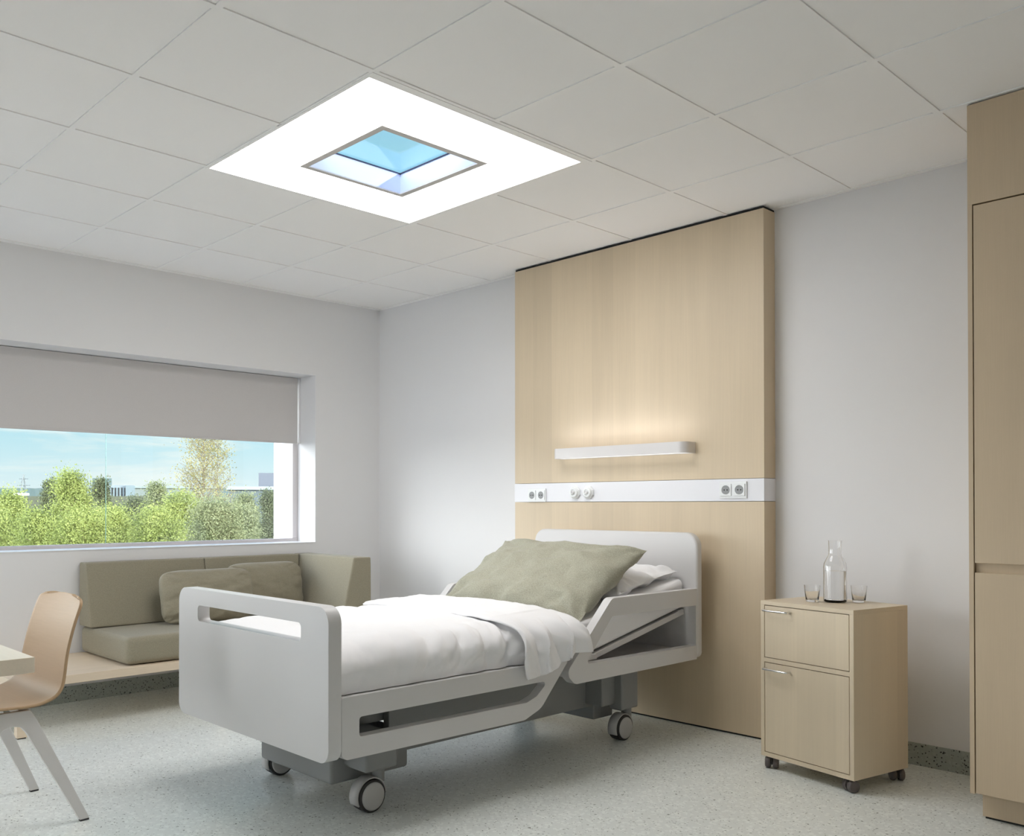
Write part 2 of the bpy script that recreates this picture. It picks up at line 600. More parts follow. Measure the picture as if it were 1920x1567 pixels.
def sstep(a, b, x):
    t_ = min(1, max(0, (x - a) / (b - a)))
    return t_ * t_ * (3 - 2 * t_)


# ------------------------------------------------------------------ room shell
H = 2.68
XR, YF = 6.6, -6.0          # far extents of the room behind the camera
WY0, WY1 = -4.4, -0.594     # window opening along wall A
WZ0, WZ1 = 0.9035, 2.122
GX = [0.633 + 0.6 * i for i in range(-2, 12)]
GY = [-(0.617 + 0.6 * j) for j in range(-2, 11)]
RSK = (2.146, 2.680, -2.094, -1.566)      # skylight shaft inner x0 x1 y0 y1

struct(box('floor', -0.0, XR, YF, 0, -0.1, 0, M['floor']), 'grey-green speckled vinyl floor')
struct(box('wall_back', -0.5, XR + .1, 0, 0.15, -0.1, H, M['wall']), 'pale grey painted wall behind the bed')
# window wall with its opening, 0.5 m thick
bm = bmesh.new()
abox(bm, -0.25, 0, -4.6, 0.0, -0.1, WZ0)
abox(bm, -0.25, 0, -4.6, 0.0, WZ1, H)
abox(bm, -0.25, 0, YF, -5.85, -0.1, H)
abox(bm, -0.25, 0, -5.85, -4.6, 2.42, H)
abox(bm, -0.25, 0, -5.85, -4.6, -.1, .04)
abox(bm, -0.25, 0, -4.6, WY0, WZ0, WZ1)
abox(bm, -0.25, 0, WY1, 0.0, WZ0, WZ1)
bm2 = bm
struct(bmobj('wall_left', bm, M['wall']), 'pale painted wall with the long window')
bm = bmesh.new()
abox(bm, -0.52, -0.2501, -4.6, 0.15, -0.4, WZ0 - .02)
abox(bm, -0.52, -0.2501, -4.6, 0.15, WZ1 + .02, H + .1)
abox(bm, -0.52, -0.2501, -4.6, WY0 - .02, WZ0 - .02, WZ1 + .02)
abox(bm, -0.52, -0.2501, YF, -4.6, 2.42, H + .1)
abox(bm, -0.52, -0.2501, YF, -5.85, -.4, 2.42)
abox(bm, -0.52, -0.2501, WY1 - .03, 0.15, WZ0 - .02, WZ1 + .02)
struct(bmobj('wall_outside', bm, M['render']), 'white rendered outer face of the window wall')
struct(box('wall_right', XR, XR + .1, YF, 0, -0.1, H, M['wall']))
struct(boxes('wall_front', [(-0.5, .4, YF - .2, YF, -0.1, H), (1.4, XR + .1, YF - .2, YF, -0.1, H), (.4, 1.4, YF - .2, YF, 2.5, H), (.4, 1.4, YF - .2, YF, -.1, .06)], M['wall']))
# tall glazing added out of view to fill the room, pale bounce slabs outside
fill_win_rear = bpy.data.objects.new('fill_window_rear', None); COL.objects.link(fill_win_rear); struct(fill_win_rear, 'tall glazing added unseen behind the viewer to light the room')
boxes('window_frame', [(.4, .46, YF - .12, YF - .06, .06, 2.5), (1.34, 1.4, YF - .12, YF - .06, .06, 2.5), (.46, 1.34, YF - .12, YF - .06, 2.44, 2.5), (.46, 1.34, YF - .12, YF - .06, .06, .12)], M['frame'], fill_win_rear)
boxes('window_pane', [(.46, 1.34, YF - .093, YF - .087, .12, 2.44)], M['pane'], fill_win_rear)
fill_win_side = bpy.data.objects.new('fill_window_side', None); COL.objects.link(fill_win_side); struct(fill_win_side, 'tall side window added out of view to light the room')
boxes('window_frame', [(-.29, -.23, -5.85, -5.8, .04, 2.42), (-.29, -.23, -4.65, -4.6, .04, 2.42), (-.29, -.23, -5.8, -4.65, 2.37, 2.42), (-.29, -.23, -5.8, -4.65, .04, .09)], M['frame'], fill_win_side)
boxes('window_pane', [(-.268, -.262, -5.8, -4.65, .09, 2.37)], M['pane'], fill_win_side)
struct(box('bounce_slab', -12, 14, -22, YF - .2, -.5, -.2, mat('bounce_slab_pale', srgb(225, 225, 225), .85)), 'pale slab added behind the viewer to bounce daylight inside')  # both slabs are added, unseen, to throw light up onto the ceiling
struct(box('bounce_slab_side', -12, -.53, YF - .2, -4.4, -.5, -.2, mat('bounce_slab_side_pale', srgb(225, 225, 225), .85)), 'pale slab added beside the side window to bounce daylight inside')
struct(box('baseboard_left', 0, 0.006, -4.6, -0.006, 0, 0.096, M['cove']), 'speckled vinyl cove skirting')
struct(box('baseboard_back', 0.0, XR, -0.006, 0, 0, 0.1, M['cove']), 'speckled vinyl cove skirting')

# suspended ceiling: T-bars with slightly recessed tiles, open where the luminaire sits
ceil = bpy.data.objects.new('ceiling', None)
COL.objects.link(ceil)
struct(ceil, 'suspended ceiling of square white tiles in a pale grid')
def inlum(x, y): return 1.84 < x < 3.02 and -2.41 < y < -1.23
bm = bmesh.new()
hw = 0.012
for gx in GX:
    if not 0 < gx < XR: continue
    if abs(gx - 2.433) < .01:
        abox(bm, gx - hw, gx + hw, YF, -2.417 - hw, H, H + .02)
        abox(bm, gx - hw, gx + hw, -1.217 + hw, 0, H, H + .02)
    else: abox(bm, gx - hw, gx + hw, YF, 0, H, H + .02)
gxs = [0] + [g for g in GX if 0 < g < XR] + [XR]
gys = [0] + [g for g in GY if YF < g < 0] + [YF]
for gy in gys[1:-1]:
    for a, b in zip(gxs, gxs[1:]):
        if abs(gy + 1.817) < .01 and inlum((a + b) / 2, gy): continue
        abox(bm, a + (hw if a > 0 else 0), b - (hw if b < XR else 0), gy - hw, gy + hw, H, H + .02)
# wall angle
abox(bm, 0, 0.02, YF, 0, H - .001, H + .02)
abox(bm, 0, XR, -0.02, 0, H - .001, H + .02)
tag(bmobj('ceiling_grid', bm, M['tbar'], ceil))
bm = bmesh.new()
for a, b in zip(gxs, gxs[1:]):
    for c, d in zip(gys, gys[1:]):
        if inlum((a + b) / 2, (c + d) / 2): continue
        g = hw + .0006
        abox(bm, a + g, b - g, d + g, c - g, H + .004, H + .02)
bmobj('ceiling_panels', bm, M['tile'], ceil)
# slab above keeps daylight out, with the roof opening
bm = bmesh.new()
x0, x1, y0, y1 = RSK
x0 -= .004; x1 += .004; y0 -= .004; y1 += .004
zb, zt_ = H + .021, H + .097
abox(bm, -0.52, x0 - .02, YF - .1, .15, zb, zt_)
abox(bm, x1 + .02, XR + .1, YF - .1, .15, zb, zt_)
abox(bm, x0 - .02, x1 + .02, YF - .1, y0 - .02, zb, zt_)
abox(bm, x0 - .02, x1 + .02, y1 + .02, .15, zb, zt_)
struct(bmobj('roof', bm, M['wall']))

# ceiling luminaire with a roof window in its middle
lum = thing('ceiling_luminaire', 'large square glowing ceiling light with a blue roof window in its centre', 'ceiling light', (2.42, -1.825, H))
def lumb(name, lst, m_, **k):
    o = boxes(name, [(a - 2.42, b - 2.42, c + 1.825, d + 1.825, e_ - H, f - H) for a, b, c, d, e_, f in lst], m_, lum, **k)
    return o
X0, X1, Y0, Y1 = 1.832, 2.995, -2.409, -1.244
x0, x1, y0, y1 = 2.121, 2.711, -2.125, -1.533
zl = H - .001
lumb('diffuser', [(X0, x0, Y0, Y1, zl, zl + .012), (x1, X1, Y0, Y1, zl, zl + .012), (x0, x1, Y0, y0, zl, zl + .012), (x0, x1, y1, Y1, zl, zl + .012)], M['diffuser'])
t_ = .03
lumb('outer_trim', [(X0 - .012, X0, Y0 - .012, Y1 + .035, zl - .001, zl + .019), (X1, X1 + .036, Y0 - .012, Y1 + .035, zl - .001, zl + .019),
                    (X0, X1, Y0 - .012, Y0, zl - .001, zl + .019), (X0, X1, Y1, Y1 + .035, zl - .001, zl + .019)], M['tbar'])
ix0, ix1, iy0, iy1 = RSK
lumb('inner_frame', [(x0, ix0, y0, y1, zl - .002, zl + .003), (ix1, x1, y0, y1, zl - .002, zl + .003), (ix0, ix1, y0, iy0, zl - .002, zl + .003), (ix0, ix1, iy1, y1, zl - .002, zl + .003)], M['lumtrim'])
zs = H + .097
lumb('shaft', [(ix0 - .003, ix0, iy0 - .003, iy1 + .003, H + .003, zs), (ix1, ix1 + .003, iy0 - .003, iy1 + .003, H + .003, zs),
               (ix0, ix1, iy0 - .003, iy0, H + .003, zs), (ix0, ix1, iy1, iy1 + .003, H + .003, zs)], M['shaft'])
se = .008
lumb('seal', [(ix0, ix0 + se, iy0, iy1, zs - .003, zs), (ix1 - se, ix1, iy0, iy1, zs - .003, zs), (ix0, ix1, iy0, iy0 + se, zs - .003, zs), (ix0, ix1, iy1 - se, iy1, zs - .003, zs)], M['seal'])
lumb('roof_pane', [(ix0 - .02, ix1 + .02, iy0 - .02, iy1 + .02, zs + .0005, zs + .004)], M['skypane'])

# window: frame, two butted panes, sill
win = bpy.data.objects.new('window_1', None)
COL.objects.link(win)
struct(win, 'long window looking onto trees and low buildings')
fy0, fy1, fz0, fz1 = WY0, WY1, WZ0, WZ1
fx0, fx1 = -0.29, -0.235
fr_ = .042
boxes('window_frame', [(fx0, fx1, fy0, fy1, fz0, fz0 + fr_ * .62), (fx0, fx1, fy0, fy1, fz1 - fr_, fz1),
                       (fx0, fx1, fy0, fy0 + fr_, fz0 + fr_ * .62, fz1 - fr_), (fx0, fx1, fy1 - fr_, fy1, fz0 + fr_ * .62, fz1 - fr_)], M['frame'], win, bevel=.003)
JY = -2.03
for a, b in ((fy0 + fr_, JY - .001), (JY + .001, fy1 - fr_)):
    box('window_pane', -0.268, -0.262, a, b, fz0 + fr_ * .62, fz1 - fr_, M['pane'], win)
box('pane_joint', -0.268, -0.262, JY - .001, JY + .001, fz0 + fr_ * .62, fz1 - fr_, M['paneedge'], win)
box('window_sill', -0.235, 0.004, WY0, WY1 - .0005, WZ0 - .0005, WZ0 + .004, M['white'], win)

# roller blind
bl = thing('roller_blind', 'grey roller blind lowered over the upper half of the window', 'blind', (-0.2, -2.5, 2.11))
box('blind_fabric', -.001, .001, -1.87, 1.883, -.468, 0.008, M['blind'], bl)
box('bottom_bar', -.006, .006, -1.87, 1.883, -.479, -.466, M['blind'], bl, bevel=.002)
box('guide_rail', -.006, .008, 1.887, 1.904, -.475, .008, M['white'], bl, bevel=.002)
lathe('roller_tube', [(.018, -1.87), (.018, 1.883)], M['blind'], bl, n=24, c=(-.024, 0, -.012), axis='y')

# ------------------------------------------------------------------ headwall panel
PX0, PX1, PYF = 1.5415, 3.2473, -0.1144
hp = thing('headwall_panel', 'tall pale wood veneer panel on the wall behind the bed', 'wall panel', (PX0, PYF, 0))
def hb(name, z0, z1, m_, x0=0, x1=PX1 - PX0, y0=0, y1=-PYF - .001, **k): return box(name, x0, x1, y0, y1, z0, z1, m_, hp, **k)
RZ0, RZ1 = 1.1964, 1.3106
hb('lower_board', .009, RZ0 - .002, M['panel'], bevel=.001)
hb('upper_board', RZ1 + .002, 2.668, M['panel'], bevel=.001)
hb('service_rail', RZ0, RZ1, M['rail'], x0=-.001, x1=PX1 - PX0 + .001, y0=-.003, bevel=.001)
hb('plinth_gap', 0.0005, .0095, M['black'], x0=.005, x1=PX1 - PX0 - .005, y0=.006)
hb('top_gap', 2.6675, 2.6785, M['black'], x0=.003, x1=PX1 - PX0 - .003, y0=.004)

# sockets
def socket(label, cx, cz, s, deep):
    t = thing('double_socket', label, 'socket', (cx, PYF - .0035, cz), 0, None)
    W = s * 2.0
    box('cover_plate', -W / 2 * 1.0, W / 2, -.008, 0, -s * .56, s * .56, M['socket'], t, bevel=.001)
    for sx in (-s * .5, s * .5):
        q = s * .40
        # insert: rim around a round recess
        lp = [(sx - q, -q), (sx + q, -q), (sx + q, q), (sx - q, q)]
        circ = [(sx + s * .31 * cos(a * pi / 14), s * .31 * sin(a * pi / 14)) for a in range(28)]
        ins = plate('socket_insert', [lp, circ], 1, -.0125, -.0085, M['socket'], t, bevel=.0008, seg=2)
        lathe('socket_recess', [(s * .305, 0), (s * .30, .003)], M['sockhole'], ins, n=28, c=(sx, -.0112, 0), axis='y')
        bm_ = bmesh.new()
        for px_ in (-.11, .11):
            lathe_bm(bm_, [(s * .05, 0), (s * .05, .001)], 12, (sx + px_ * s, -.0119, 0), 'y')
        bmobj('pin_holes', bm_, M['pin'], ins)
    return t
socket('smaller white double socket at the far left end of the service rail', 1.736, 1.2375, .0735, 1)
socket('larger white double socket at the right end of the service rail', 3.080, 1.254, .0765, 1)

def gas(label, cx, ang):
    t = thing('gas_outlet', label, 'gas outlet', (cx, PYF - .0035, 1.2505))
    bm_ = bmesh.new()
    n = 8
    # octagonal body
    rings = []
    for r, y in ((.040, 0), (.040, -.010), (.036, -.014), (.0, -.014)):
        if r == 0: continue
        rings.append([bm_.verts.new((r * cos(2 * pi * (i + .5) / n), y, r * sin(2 * pi * (i + .5) / n))) for i in range(n)])
    for a, b in zip(rings, rings[1:]):
        for i in range(n): bm_.faces.new((a[i], a[(i + 1) % n], b[(i + 1) % n], b[i]))
    bm_.faces.new(rings[0]); bm_.faces.new(rings[-1])
    bmobj('body', bm_, M['socket'], t)
    lathe('collar', [(.030, 0), (.030, -.008), (.026, -.012), (.019, -.012), (.017, -.006)], M['socket'], t, n=28, c=(0, -.014, 0), axis='y')
    lathe('nozzle', [(.011, 0), (.011, -.018), (.008, -.020), (.005, -.014)], M['white'], t, n=20, c=(0, -.018, 0), axis='y')
    return t
gas('left of two round white gas outlets on the service rail', 2.041, 0)
gas('right of two round white gas outlets on the service rail', 2.142, 0)

# wall lamp
wl = thing('wall_lamp', 'slim white wall light bar glowing up and down the wood panel', 'wall lamp', (1.94, PYF, 1.452))
LW, LD, LH = .916, .1, .060
prof = rounded([(0, 0), (0, -LD), (LW, -LD), (LW, 0)], [0, .035, .045, 0], 8)
inner = rounded([(.004, -.0005), (.004, -LD + .004), (LW - .004, -LD + .004), (LW - .004, -.0005)], [0, .031, .041, 0], 8)
plate('housing', [prof, inner], 2, 0, LH, M['lamp'], wl, bevel=.0008, seg=2)
inner2 = rounded([(.006, -.003), (.006, -LD + .006), (LW - .006, -LD + .006), (LW - .006, -.003)], [0, .029, .039, 0], 8)
plate('upper_cover', [inner2], 2, LH - .052, LH - .049, M['lamp'], wl, bevel=0)
plate('light_shield', [[(.004, -.050), (LW - .004, -.050), (LW - .004, -.0005), (.004, -.0005)]], 2, LH - .004, LH - .001, M['lamp'], wl, bevel=0)  # unseen strip added to keep the glow off the panel just above
plate('upper_diffuser', [rounded([(.05, -LD + .045), (.05, -LD + .012), (LW - .05, -LD + .012), (LW - .05, -LD + .045)], .006, 3)], 2, LH - .0486, LH - .044, M['lampglow'], wl, bevel=0)
plate('lower_diffuser', [inner2], 2, .0035, .0065, emit('lamp_lower_diffuser', (1, .98, .95), 1.2), wl, bevel=0)

# ------------------------------------------------------------------ wardrobe
wd = thing('wardrobe', 'built-in pale wood wardrobe at the right edge of the room', 'wardrobe', (4.336, -0.62, 0))
WW = 1.2
box('side_panel', 0, .0155, 0.0, .619, .103, 2.674, M['ward'], wd)
box('carcass', .016, WW, .022, .619, .105, 2.674, M['gapbrown'], wd)
box('fascia', .0, WW, -.0005, .022, 2.299, 2.674, M['ward'], wd, bevel=.0008)
box('upper_door', .0195, .62, 0, .02, .961, 2.2935, M['ward'], wd, bevel=.0012)
box('upper_door', .6235, WW, 0, .02, .961, 2.2935, M['ward'], wd, bevel=.0012)
box('grip_recess', .0185, WW, .016, .0215, .924, .962, M['ward'], wd)
box('lower_door', .0195, .62, 0, .02, .106, .925, M['ward'], wd, bevel=.0012)
box('lower_door', .6235, WW, 0, .02, .106, .925, M['ward'], wd, bevel=.0012)
box('plinth', .022, WW, .067, .6, .008, .105, M['ward'], wd)
box('plinth_gap', .03, WW, .071, .59, .0005, .008, M['black'], wd)

# ------------------------------------------------------------------ bedside cabinet
CW, CD, CZ0, CZ1 = .462, .372, .055, .748
cb = thing('bedside_cabinet', 'pale wood bedside cabinet on small dark casters', 'bedside cabinet', (3.462, -0.551, 0), radians(-11.2))
fr_t = .019
boxes('carcass', [(0, fr_t, 0, CD, CZ0, CZ1 - .0182), (CW - fr_t, CW, 0, CD, CZ0, CZ1 - .0182), (fr_t, CW - fr_t, 0.0, CD, CZ0, CZ0 + fr_t),
                  (fr_t, CW - fr_t, 0.0, CD, .476, .495), (fr_t, CW - fr_t, CD - .01, CD, CZ0 + fr_t, CZ1 - .0182)], M['cab'], cb, bevel=.0006, seg=2)
box('inside', fr_t, CW - fr_t, .021, CD - .011, CZ0 + fr_t, CZ1 - .019, M['gapbrown'], cb)
box('top', 0, CW, 0, CD, CZ1 - .018, CZ1, M['cabh'], cb, bevel=.0006, seg=2)
g = .003
dr = box('drawer', fr_t + g, CW - fr_t - g, .0005, .019, .495 + g, CZ1 - .018 - g, M['cab'], cb, bevel=.0006, seg=2)
dd = box('door', fr_t + g, CW - fr_t - g, .0005, .019, CZ0 + fr_t + g, .476 - g, M['cab'], cb, bevel=.0006, seg=2)
def pull(par, zc):
    x0, x1 = fr_t + .012, fr_t + .012 + .125
    pts = [(x0, 0, zc)]
    pts = [(x0, .002, zc)] + [(x0 + .008 * (1 - cos(a)), -.022 - .008 * sin(a) + 0, zc) for a in (0, pi / 4, pi / 2)]
    pts += [(x1 - .008 * (1 - cos(a)), -.022 - .008 * sin(a), zc) for a in (pi / 2, pi / 4, 0)] + [(x1, .002, zc)]
    tube('handle', pts, .0044, M['chrome'], par, 10)
pull(dr, CZ1 - .040)
pull(dd, .476 - .028)
def cab_caster(x, y, rz):
    c = bpy.data.objects.new('caster', None); COL.objects.link(c); c.parent = cb
    c.location = (x, y, 0); c.rotation_euler = (0, 0, rz)
    for s_ in (-1, 1):
        lathe('caster_wheel', [(.010, -.0115), (.022, -.011), (.0262, -.006), (.0262, .006), (.022, .011), (.010, .0115)], M['darkcaster'], c, n=32, c=(s_ * .0165, 0, .0264), axis='x')
    boxes('caster_fork', [(-.0042, .0042, -.018, .018, .018, .045), (-.012, .012, -.012, .014, .044, .0555)], M['rim'], c, bevel=.002)
for x, y, a in ((.035, .03, .55), (CW - .035, .03, -.35), (CW - .03, CD - .035, .9), (.035, CD - .035, -.2)):
    cab_caster(x, y, a)

# carafe and tumblers
def outline(prof_out, th, bottom):
    inner_ = [(max(r - th, .0005), z) for r, z in prof_out if z > bottom]
    return prof_out + inner_[::-1]
ca = cos(radians(-11.2)); sa = sin(radians(-11.2))
def oncab(x, y): return (3.462 + x * ca - y * sa, -0.551 + x * sa + y * ca)
ccx, ccy = 3.725, -0.385
cf = thing('carafe', 'clear glass water carafe between two tumblers on the bedside cabinet', 'carafe', (ccx, ccy, CZ1 + .0005))
po_ = [(.001, 0), (.040, 0), (.0465, .004), (.0485, .012), (.0485, .155), (.046, .170), (.036, .192), (.0285, .205), (.0262, .218), (.0262, .24), (.0275, .268), (.0285, .272)]
pi_ = [(r - .0022 if r > .01 else .001, z) for r, z in po_ if z > .01]
pi_ = pi_[::-1] + [(.040, .008), (.001, .0075)]
lathe('glass_body', po_ + pi_, M['glass'], cf, n=48, closed=False, sm=50)
lathe('water', [(.001, .0085), (.039, .009), (.0455, .014), (.0455, .138), (.001, .138)], M['water'], cf, n=48, closed=False, sm=50)
def tumbler(label, x, y):
    t = thing('tumbler', label, 'glass', (x, y, CZ1 + .0005), 0, 'tumblers on the bedside cabinet')
    o_ = [(.001, 0), (.023, 0), (.026, .003), (.0275, .012), (.0325, .060), (.0335, .072), (.0335, .074)]
    i_ = [(.032, .074), (.031, .060), (.0255, .014), (.022, .010), (.001, .0095)]
    lathe('glass_body', o_ + i_, M['glass'], t, n=40, closed=False, sm=50)
tumbler('small clear tumbler left of the carafe', 3.649, -0.444)
tumbler('small clear tumbler right of the carafe', 3.800, -0.318)

# ------------------------------------------------------------------ hospital bed
BX0, BX1 = 1.845, 2.960
BC = (BX0 + BX1) / 2
bed = thing('hospital_bed', 'white hospital bed with slotted footboard, side rails and large casters', 'bed', (BC, -1.4, 0))
def b0(v): return (v[0] - BC, v[1] + 1.4, v[2])
def L2(poly, ax):   # shift 2-D loop into bed coordinates
    if ax == 1: return [(p[0] - BC, p[1]) for p in poly]
    return [(p[0] + 1.4, p[1]) for p in poly]
FT, FB = .825, .286
fo = rounded([(BX0, FB), (BX1, FB), (BX1, FT), (BX0, FT)], [.05, .05, .06, .06], 8)
fh = rounded([(2.015, .692), (2.79, .692), (2.79, .758), (2.015, .758)], .018, 5)
plate('footboard', [L2(fo, 1), L2(fh, 1)], 1, -2.555 + 1.4, -2.500 + 1.4, M['bed'], bed, bevel=.021, seg=6)
ho = rounded([(BX0, .39), (BX1, .39), (BX1, 1.034), (BX0, 1.034)], [.03, .03, .075, .075], 8)
plate('headboard', [L2(ho, 1)], 1, -.268 + 1.4, -.218 + 1.4, M['bed'], bed, bevel=.012, seg=5)
frp = [(-2.497, .290), (-1.565, .283), (-1.462, .318), (-1.275, .508), (-2.497, .508)]
frh = [(-2.421, .362), (-1.552, .354), (-1.490, .372), (-1.415, .428), (-2.421, .432)]
hrp = [(-1.255, .386), (-.268, .386), (-.268, .748), (-.972, .748), (-1.172, .560), (-1.325, .420)]
hrh = [(-1.168, .466), (-.270, .457), (-.270, .664), (-.976, .664)]
hrp = [(-1.24, .388), (-.2665, .388), (-.2665, .748), (-.972, .748), (-1.300, .440)]
# the head rail loop is open to the headboard side only visually: keep a slim post there
hrh = [(-1.166, .467), (-.275, .458), (-.275, .663), (-.972, .666)]
for s_, xa, xb in ((1, BX1 - .046, BX1 - .003), (-1, BX0 + .003, BX0 + .046)):
    plate('foot_side_rail', [L2(rounded(frp, [.03, .06, .10, .012, .012], 7), 0), L2(rounded(frh, [.012, .045, .05, .012, .012], 6), 0)], 0, xa - BC, xb - BC, M['bed'], bed, bevel=.012, seg=4)
    plate('head_side_rail', [L2(rounded(hrp, [.05, .004, .004, .05, .045], 7), 0), L2(rounded(hrh, [.012, .004, .004, .03], 6), 0)], 0, xa - BC, xb - BC, M['bed'], bed, bevel=.012, seg=4)
# decks and under frame
def bb(name, x0, x1, y0, y1, z0, z1, m_, **k): return box(name, x0 - BC, x1 - BC, y0 + 1.4, y1 + 1.4, z0, z1, m_, bed, **k)
bb('mattress_deck', 1.90, 2.905, -2.49, -1.02, .468, .492, M['bed'])
bb('lower_deck', 1.895, 2.908, -1.2, -.27, .40, .432, M['bed'], bevel=.004)
plate('side_panel', [L2([(-2.05, .172), (-.725, .172), (-.725, .398), (-2.05, .398)], 0)], 0, 2.625 - BC, 2.662 - BC, M['bedgrey'], bed, bevel=.004, seg=2)
plate('side_panel', [L2([(-2.05, .172), (-.725, .172), (-.725, .398), (-2.05, .398)], 0)], 0, 2.14 - BC, 2.177 - BC, M['bedgrey'], bed, bevel=.004, seg=2)
bb('under_frame', 2.18, 2.62, -2.30, -.62, .30, .36, M['bedgrey'], bevel=.006)
# raised backrest frame
bm = bmesh.new()
def slab(bm, x0, x1, ya, za, yb, zb, t):
    d = Vector((0, yb - ya, zb - za)).normalized(); n_ = Vector((0, -d.z, d.y)) * t
    v = []
    for x in (x0, x1):
        for (y, z) in ((ya, za), (yb, zb)):
            p = Vector((x - BC, y + 1.4, z))
            v.append(bm.verts.new(p)); v.append(bm.verts.new(p + n_))
    for f in ((0, 1, 3, 2), (4, 6, 7, 5), (0, 4, 5, 1), (2, 3, 7, 6), (0, 2, 6, 4), (1, 5, 7, 3)):
        bm.faces.new([v[i] for i in f])
slab(bm, 1.93, 2.872, -1.02, .468, -.275, .617, .016)
slab(bm, 2.874, 2.888, -1.03, .462, -.275, .613, .026)
slab(bm, 1.914, 1.928, -1.03, .462, -.275, .613, .026)
bmobj('backrest_frame', bm, M['bed'], bed, bevel=.002)
bb('foot_cross_beam', 2.00, 2.805, -2.275, -2.12, .168, .30, M['bedgrey'], bevel=.012)
bb('foot_motor_box', 2.15, 2.665, -2.335, -1.95, .105, .262, M['bedgrey'], bevel=.014)
bb('head_motor_box', 2.14, 2.662, -.735, -.58, .10, .21, M['bedgrey'], bevel=.008)
bb('head_cross_beam', 2.03, 2.765, -.80, -.60, .19, .385, M['bedgrey'], bevel=.008)
bb('head_leg', 2.73, 2.808, -.70, -.565, .165, .389, M['bedgrey'], bevel=.008)
bb('head_leg', 2.00, 2.078, -.70, -.565, .165, .389, M['bedgrey'], bevel=.008)
def bed_caster(x, y, rz=0):
    c = bpy.data.objects.new('caster', None); COL.objects.link(c); c.parent = bed
    c.location = (x - BC, y + 1.4, 0); c.rotation_euler = (0, 0, rz)
    R = .0635
    lathe('caster_tire', [(.03, -.033), (R - .008, -.033), (R - .001, -.028), (R, -.012), (R, .012), (R - .001, .028), (R - .008, .033), (.03, .033)], M['rim'], c, n=48, c=(0, 0, R), axis='x')
    for s_ in (-1, 1):
        lathe('wheel_cover', [(.0003, .0385 * s_), (.035, .0385 * s_), (.048, .0375 * s_), (.0535, .034 * s_), (.0535, .030 * s_)], M['hub'], c, n=48, c=(0, 0, R), axis='x', closed=False, sm=60)
    # hood over the wheel
    def hood(u, v):
        a = radians(-25 + 205 * u)
        r_ = R + .0045
        yy = -.000
        return Vector(((v - .5) * .052, -r_ * cos(a) * 1.0, R + r_ * sin(a)))
    grid_obj('caster_hood', 40, 2, hood, M['hub'], c, thick=.005)
    lathe('caster_stem', [(.026, .108), (.026, .174)], M['bedgrey'], c, n=28, c=(0, .048, 0))
for x, y in ((2.735, -2.212), (2.09, -2.208), (2.745, -.627), (2.09, -.627)):
    bed_caster(x, y, 0)

# ------------------------------------------------------------------ mattress and bedding
mt = thing('mattress', 'white mattress on the bed, its head end raised', 'mattress', (BC, -1.4, .5))
def tilt(y):   # height of the mattress underside
    return .494 + max(0, (y + 1.03)) * .2
def matt(name, th, x0, x1, inset):
    sec = []
    ys = [-2.488, -2.1, -1.7, -1.3, -1.10, -1.0, -.9, -.7, -.5, -.29]
    bm = bmesh.new()
    rows = []
    for y in ys:
        zb = tilt(y)
        lp = rounded([(x0, zb), (x1, zb), (x1, zb + th), (x0, zb + th)], .028, 5)
        rows.append([bm.verts.new((p[0] - BC, y + 1.4, p[1] - .5)) for p in lp])
    for a, b in zip(rows, rows[1:]):
        for i in range(len(a)): bm.faces.new((a[i - 1], a[i], b[i], b[i - 1]))
    bm.faces.new(rows[0]); bm.faces.new(rows[-1])
    return bmobj(name, bm, M['linen'], mt, smooth=50)
matt('mattress_body', .152, 1.915, 2.885, 0)

# duvet: domed top, soft sides, creases running down the side
def side_profile(s):
    """s in -1..1 across the bed -> (x offset from centre, z, outward normal)"""
    a = abs(s)
    hwid = .533
    # flat crown to 0.62, then superellipse fall
    if a < .60:
        x = a / .60 * .37; z = .698 - .012 * (x / .37) ** 2
        nx, nz = .06 * x, 1
    elif a < .86:
        t = (a - .60) / .26 * pi / 2
        x = .37 + (hwid - .37) * sin(t) ** .95 if t > 0 else .37
        z = .686 - .105 * (1 - cos(t))
        nx, nz = sin(t), cos(t)
    else:
        t = (a - .86) / .14
        x = hwid - .006 * t; z = .581 - .070 * t
        nx, nz = 1, 0
    sg = 1 if s >= 0 else -1
    return x * sg, z, nx * sg, nz

def duvet_pt(u, v):
    s = 2 * u - 1
    y = -2.492 + v * 1.26
    x, z, nx, nz = side_profile(s)
    a = abs(s)
    # creases: on the flanks, deeper toward the head end
    m_ = sstep(.52, .72, a) * (1 - .35 * sstep(.86, 1, a)) * (.25 + .75 * sstep(-2.35, -1.6, y))
    fold = 0
    ph = y * 40 + 3.0 * fbm(y * 3, s * 2) + (a - .6) * 5
    fold = (abs(sin(ph * .5)) ** .8 - .6) * .024
    fold += fbm(y * 12 + 5 + a * 4, s * 4, 1) * .038
    big = fbm(y * 2.2, s * 1.7 + 4, 2) * .020 * (1 - sstep(.8, 1, a))
    soft = fbm(y * 6, s * 9, 7) * .004
    d = fold * m_ + big + soft
    # foot end tucks down behind the footboard
    tuck = 1 - sstep(-2.492, -2.36, y)
    z2 = z - tuck * .03 * (1 - a)
    n_ = Vector((nx, 0, nz)).normalized()
    p = Vector((BC + x, y, z2)) + n_ * d
    if p.z < .511: p.z = .511
    return p - Vector((BC, -1.4, .5))
dv_ = grid_obj('duvet', 150, 150, duvet_pt, M['linen'])
dv_.location = (BC, -1.4, .5)
tag(dv_, 'white duvet covering the foot half of the bed', 'duvet')

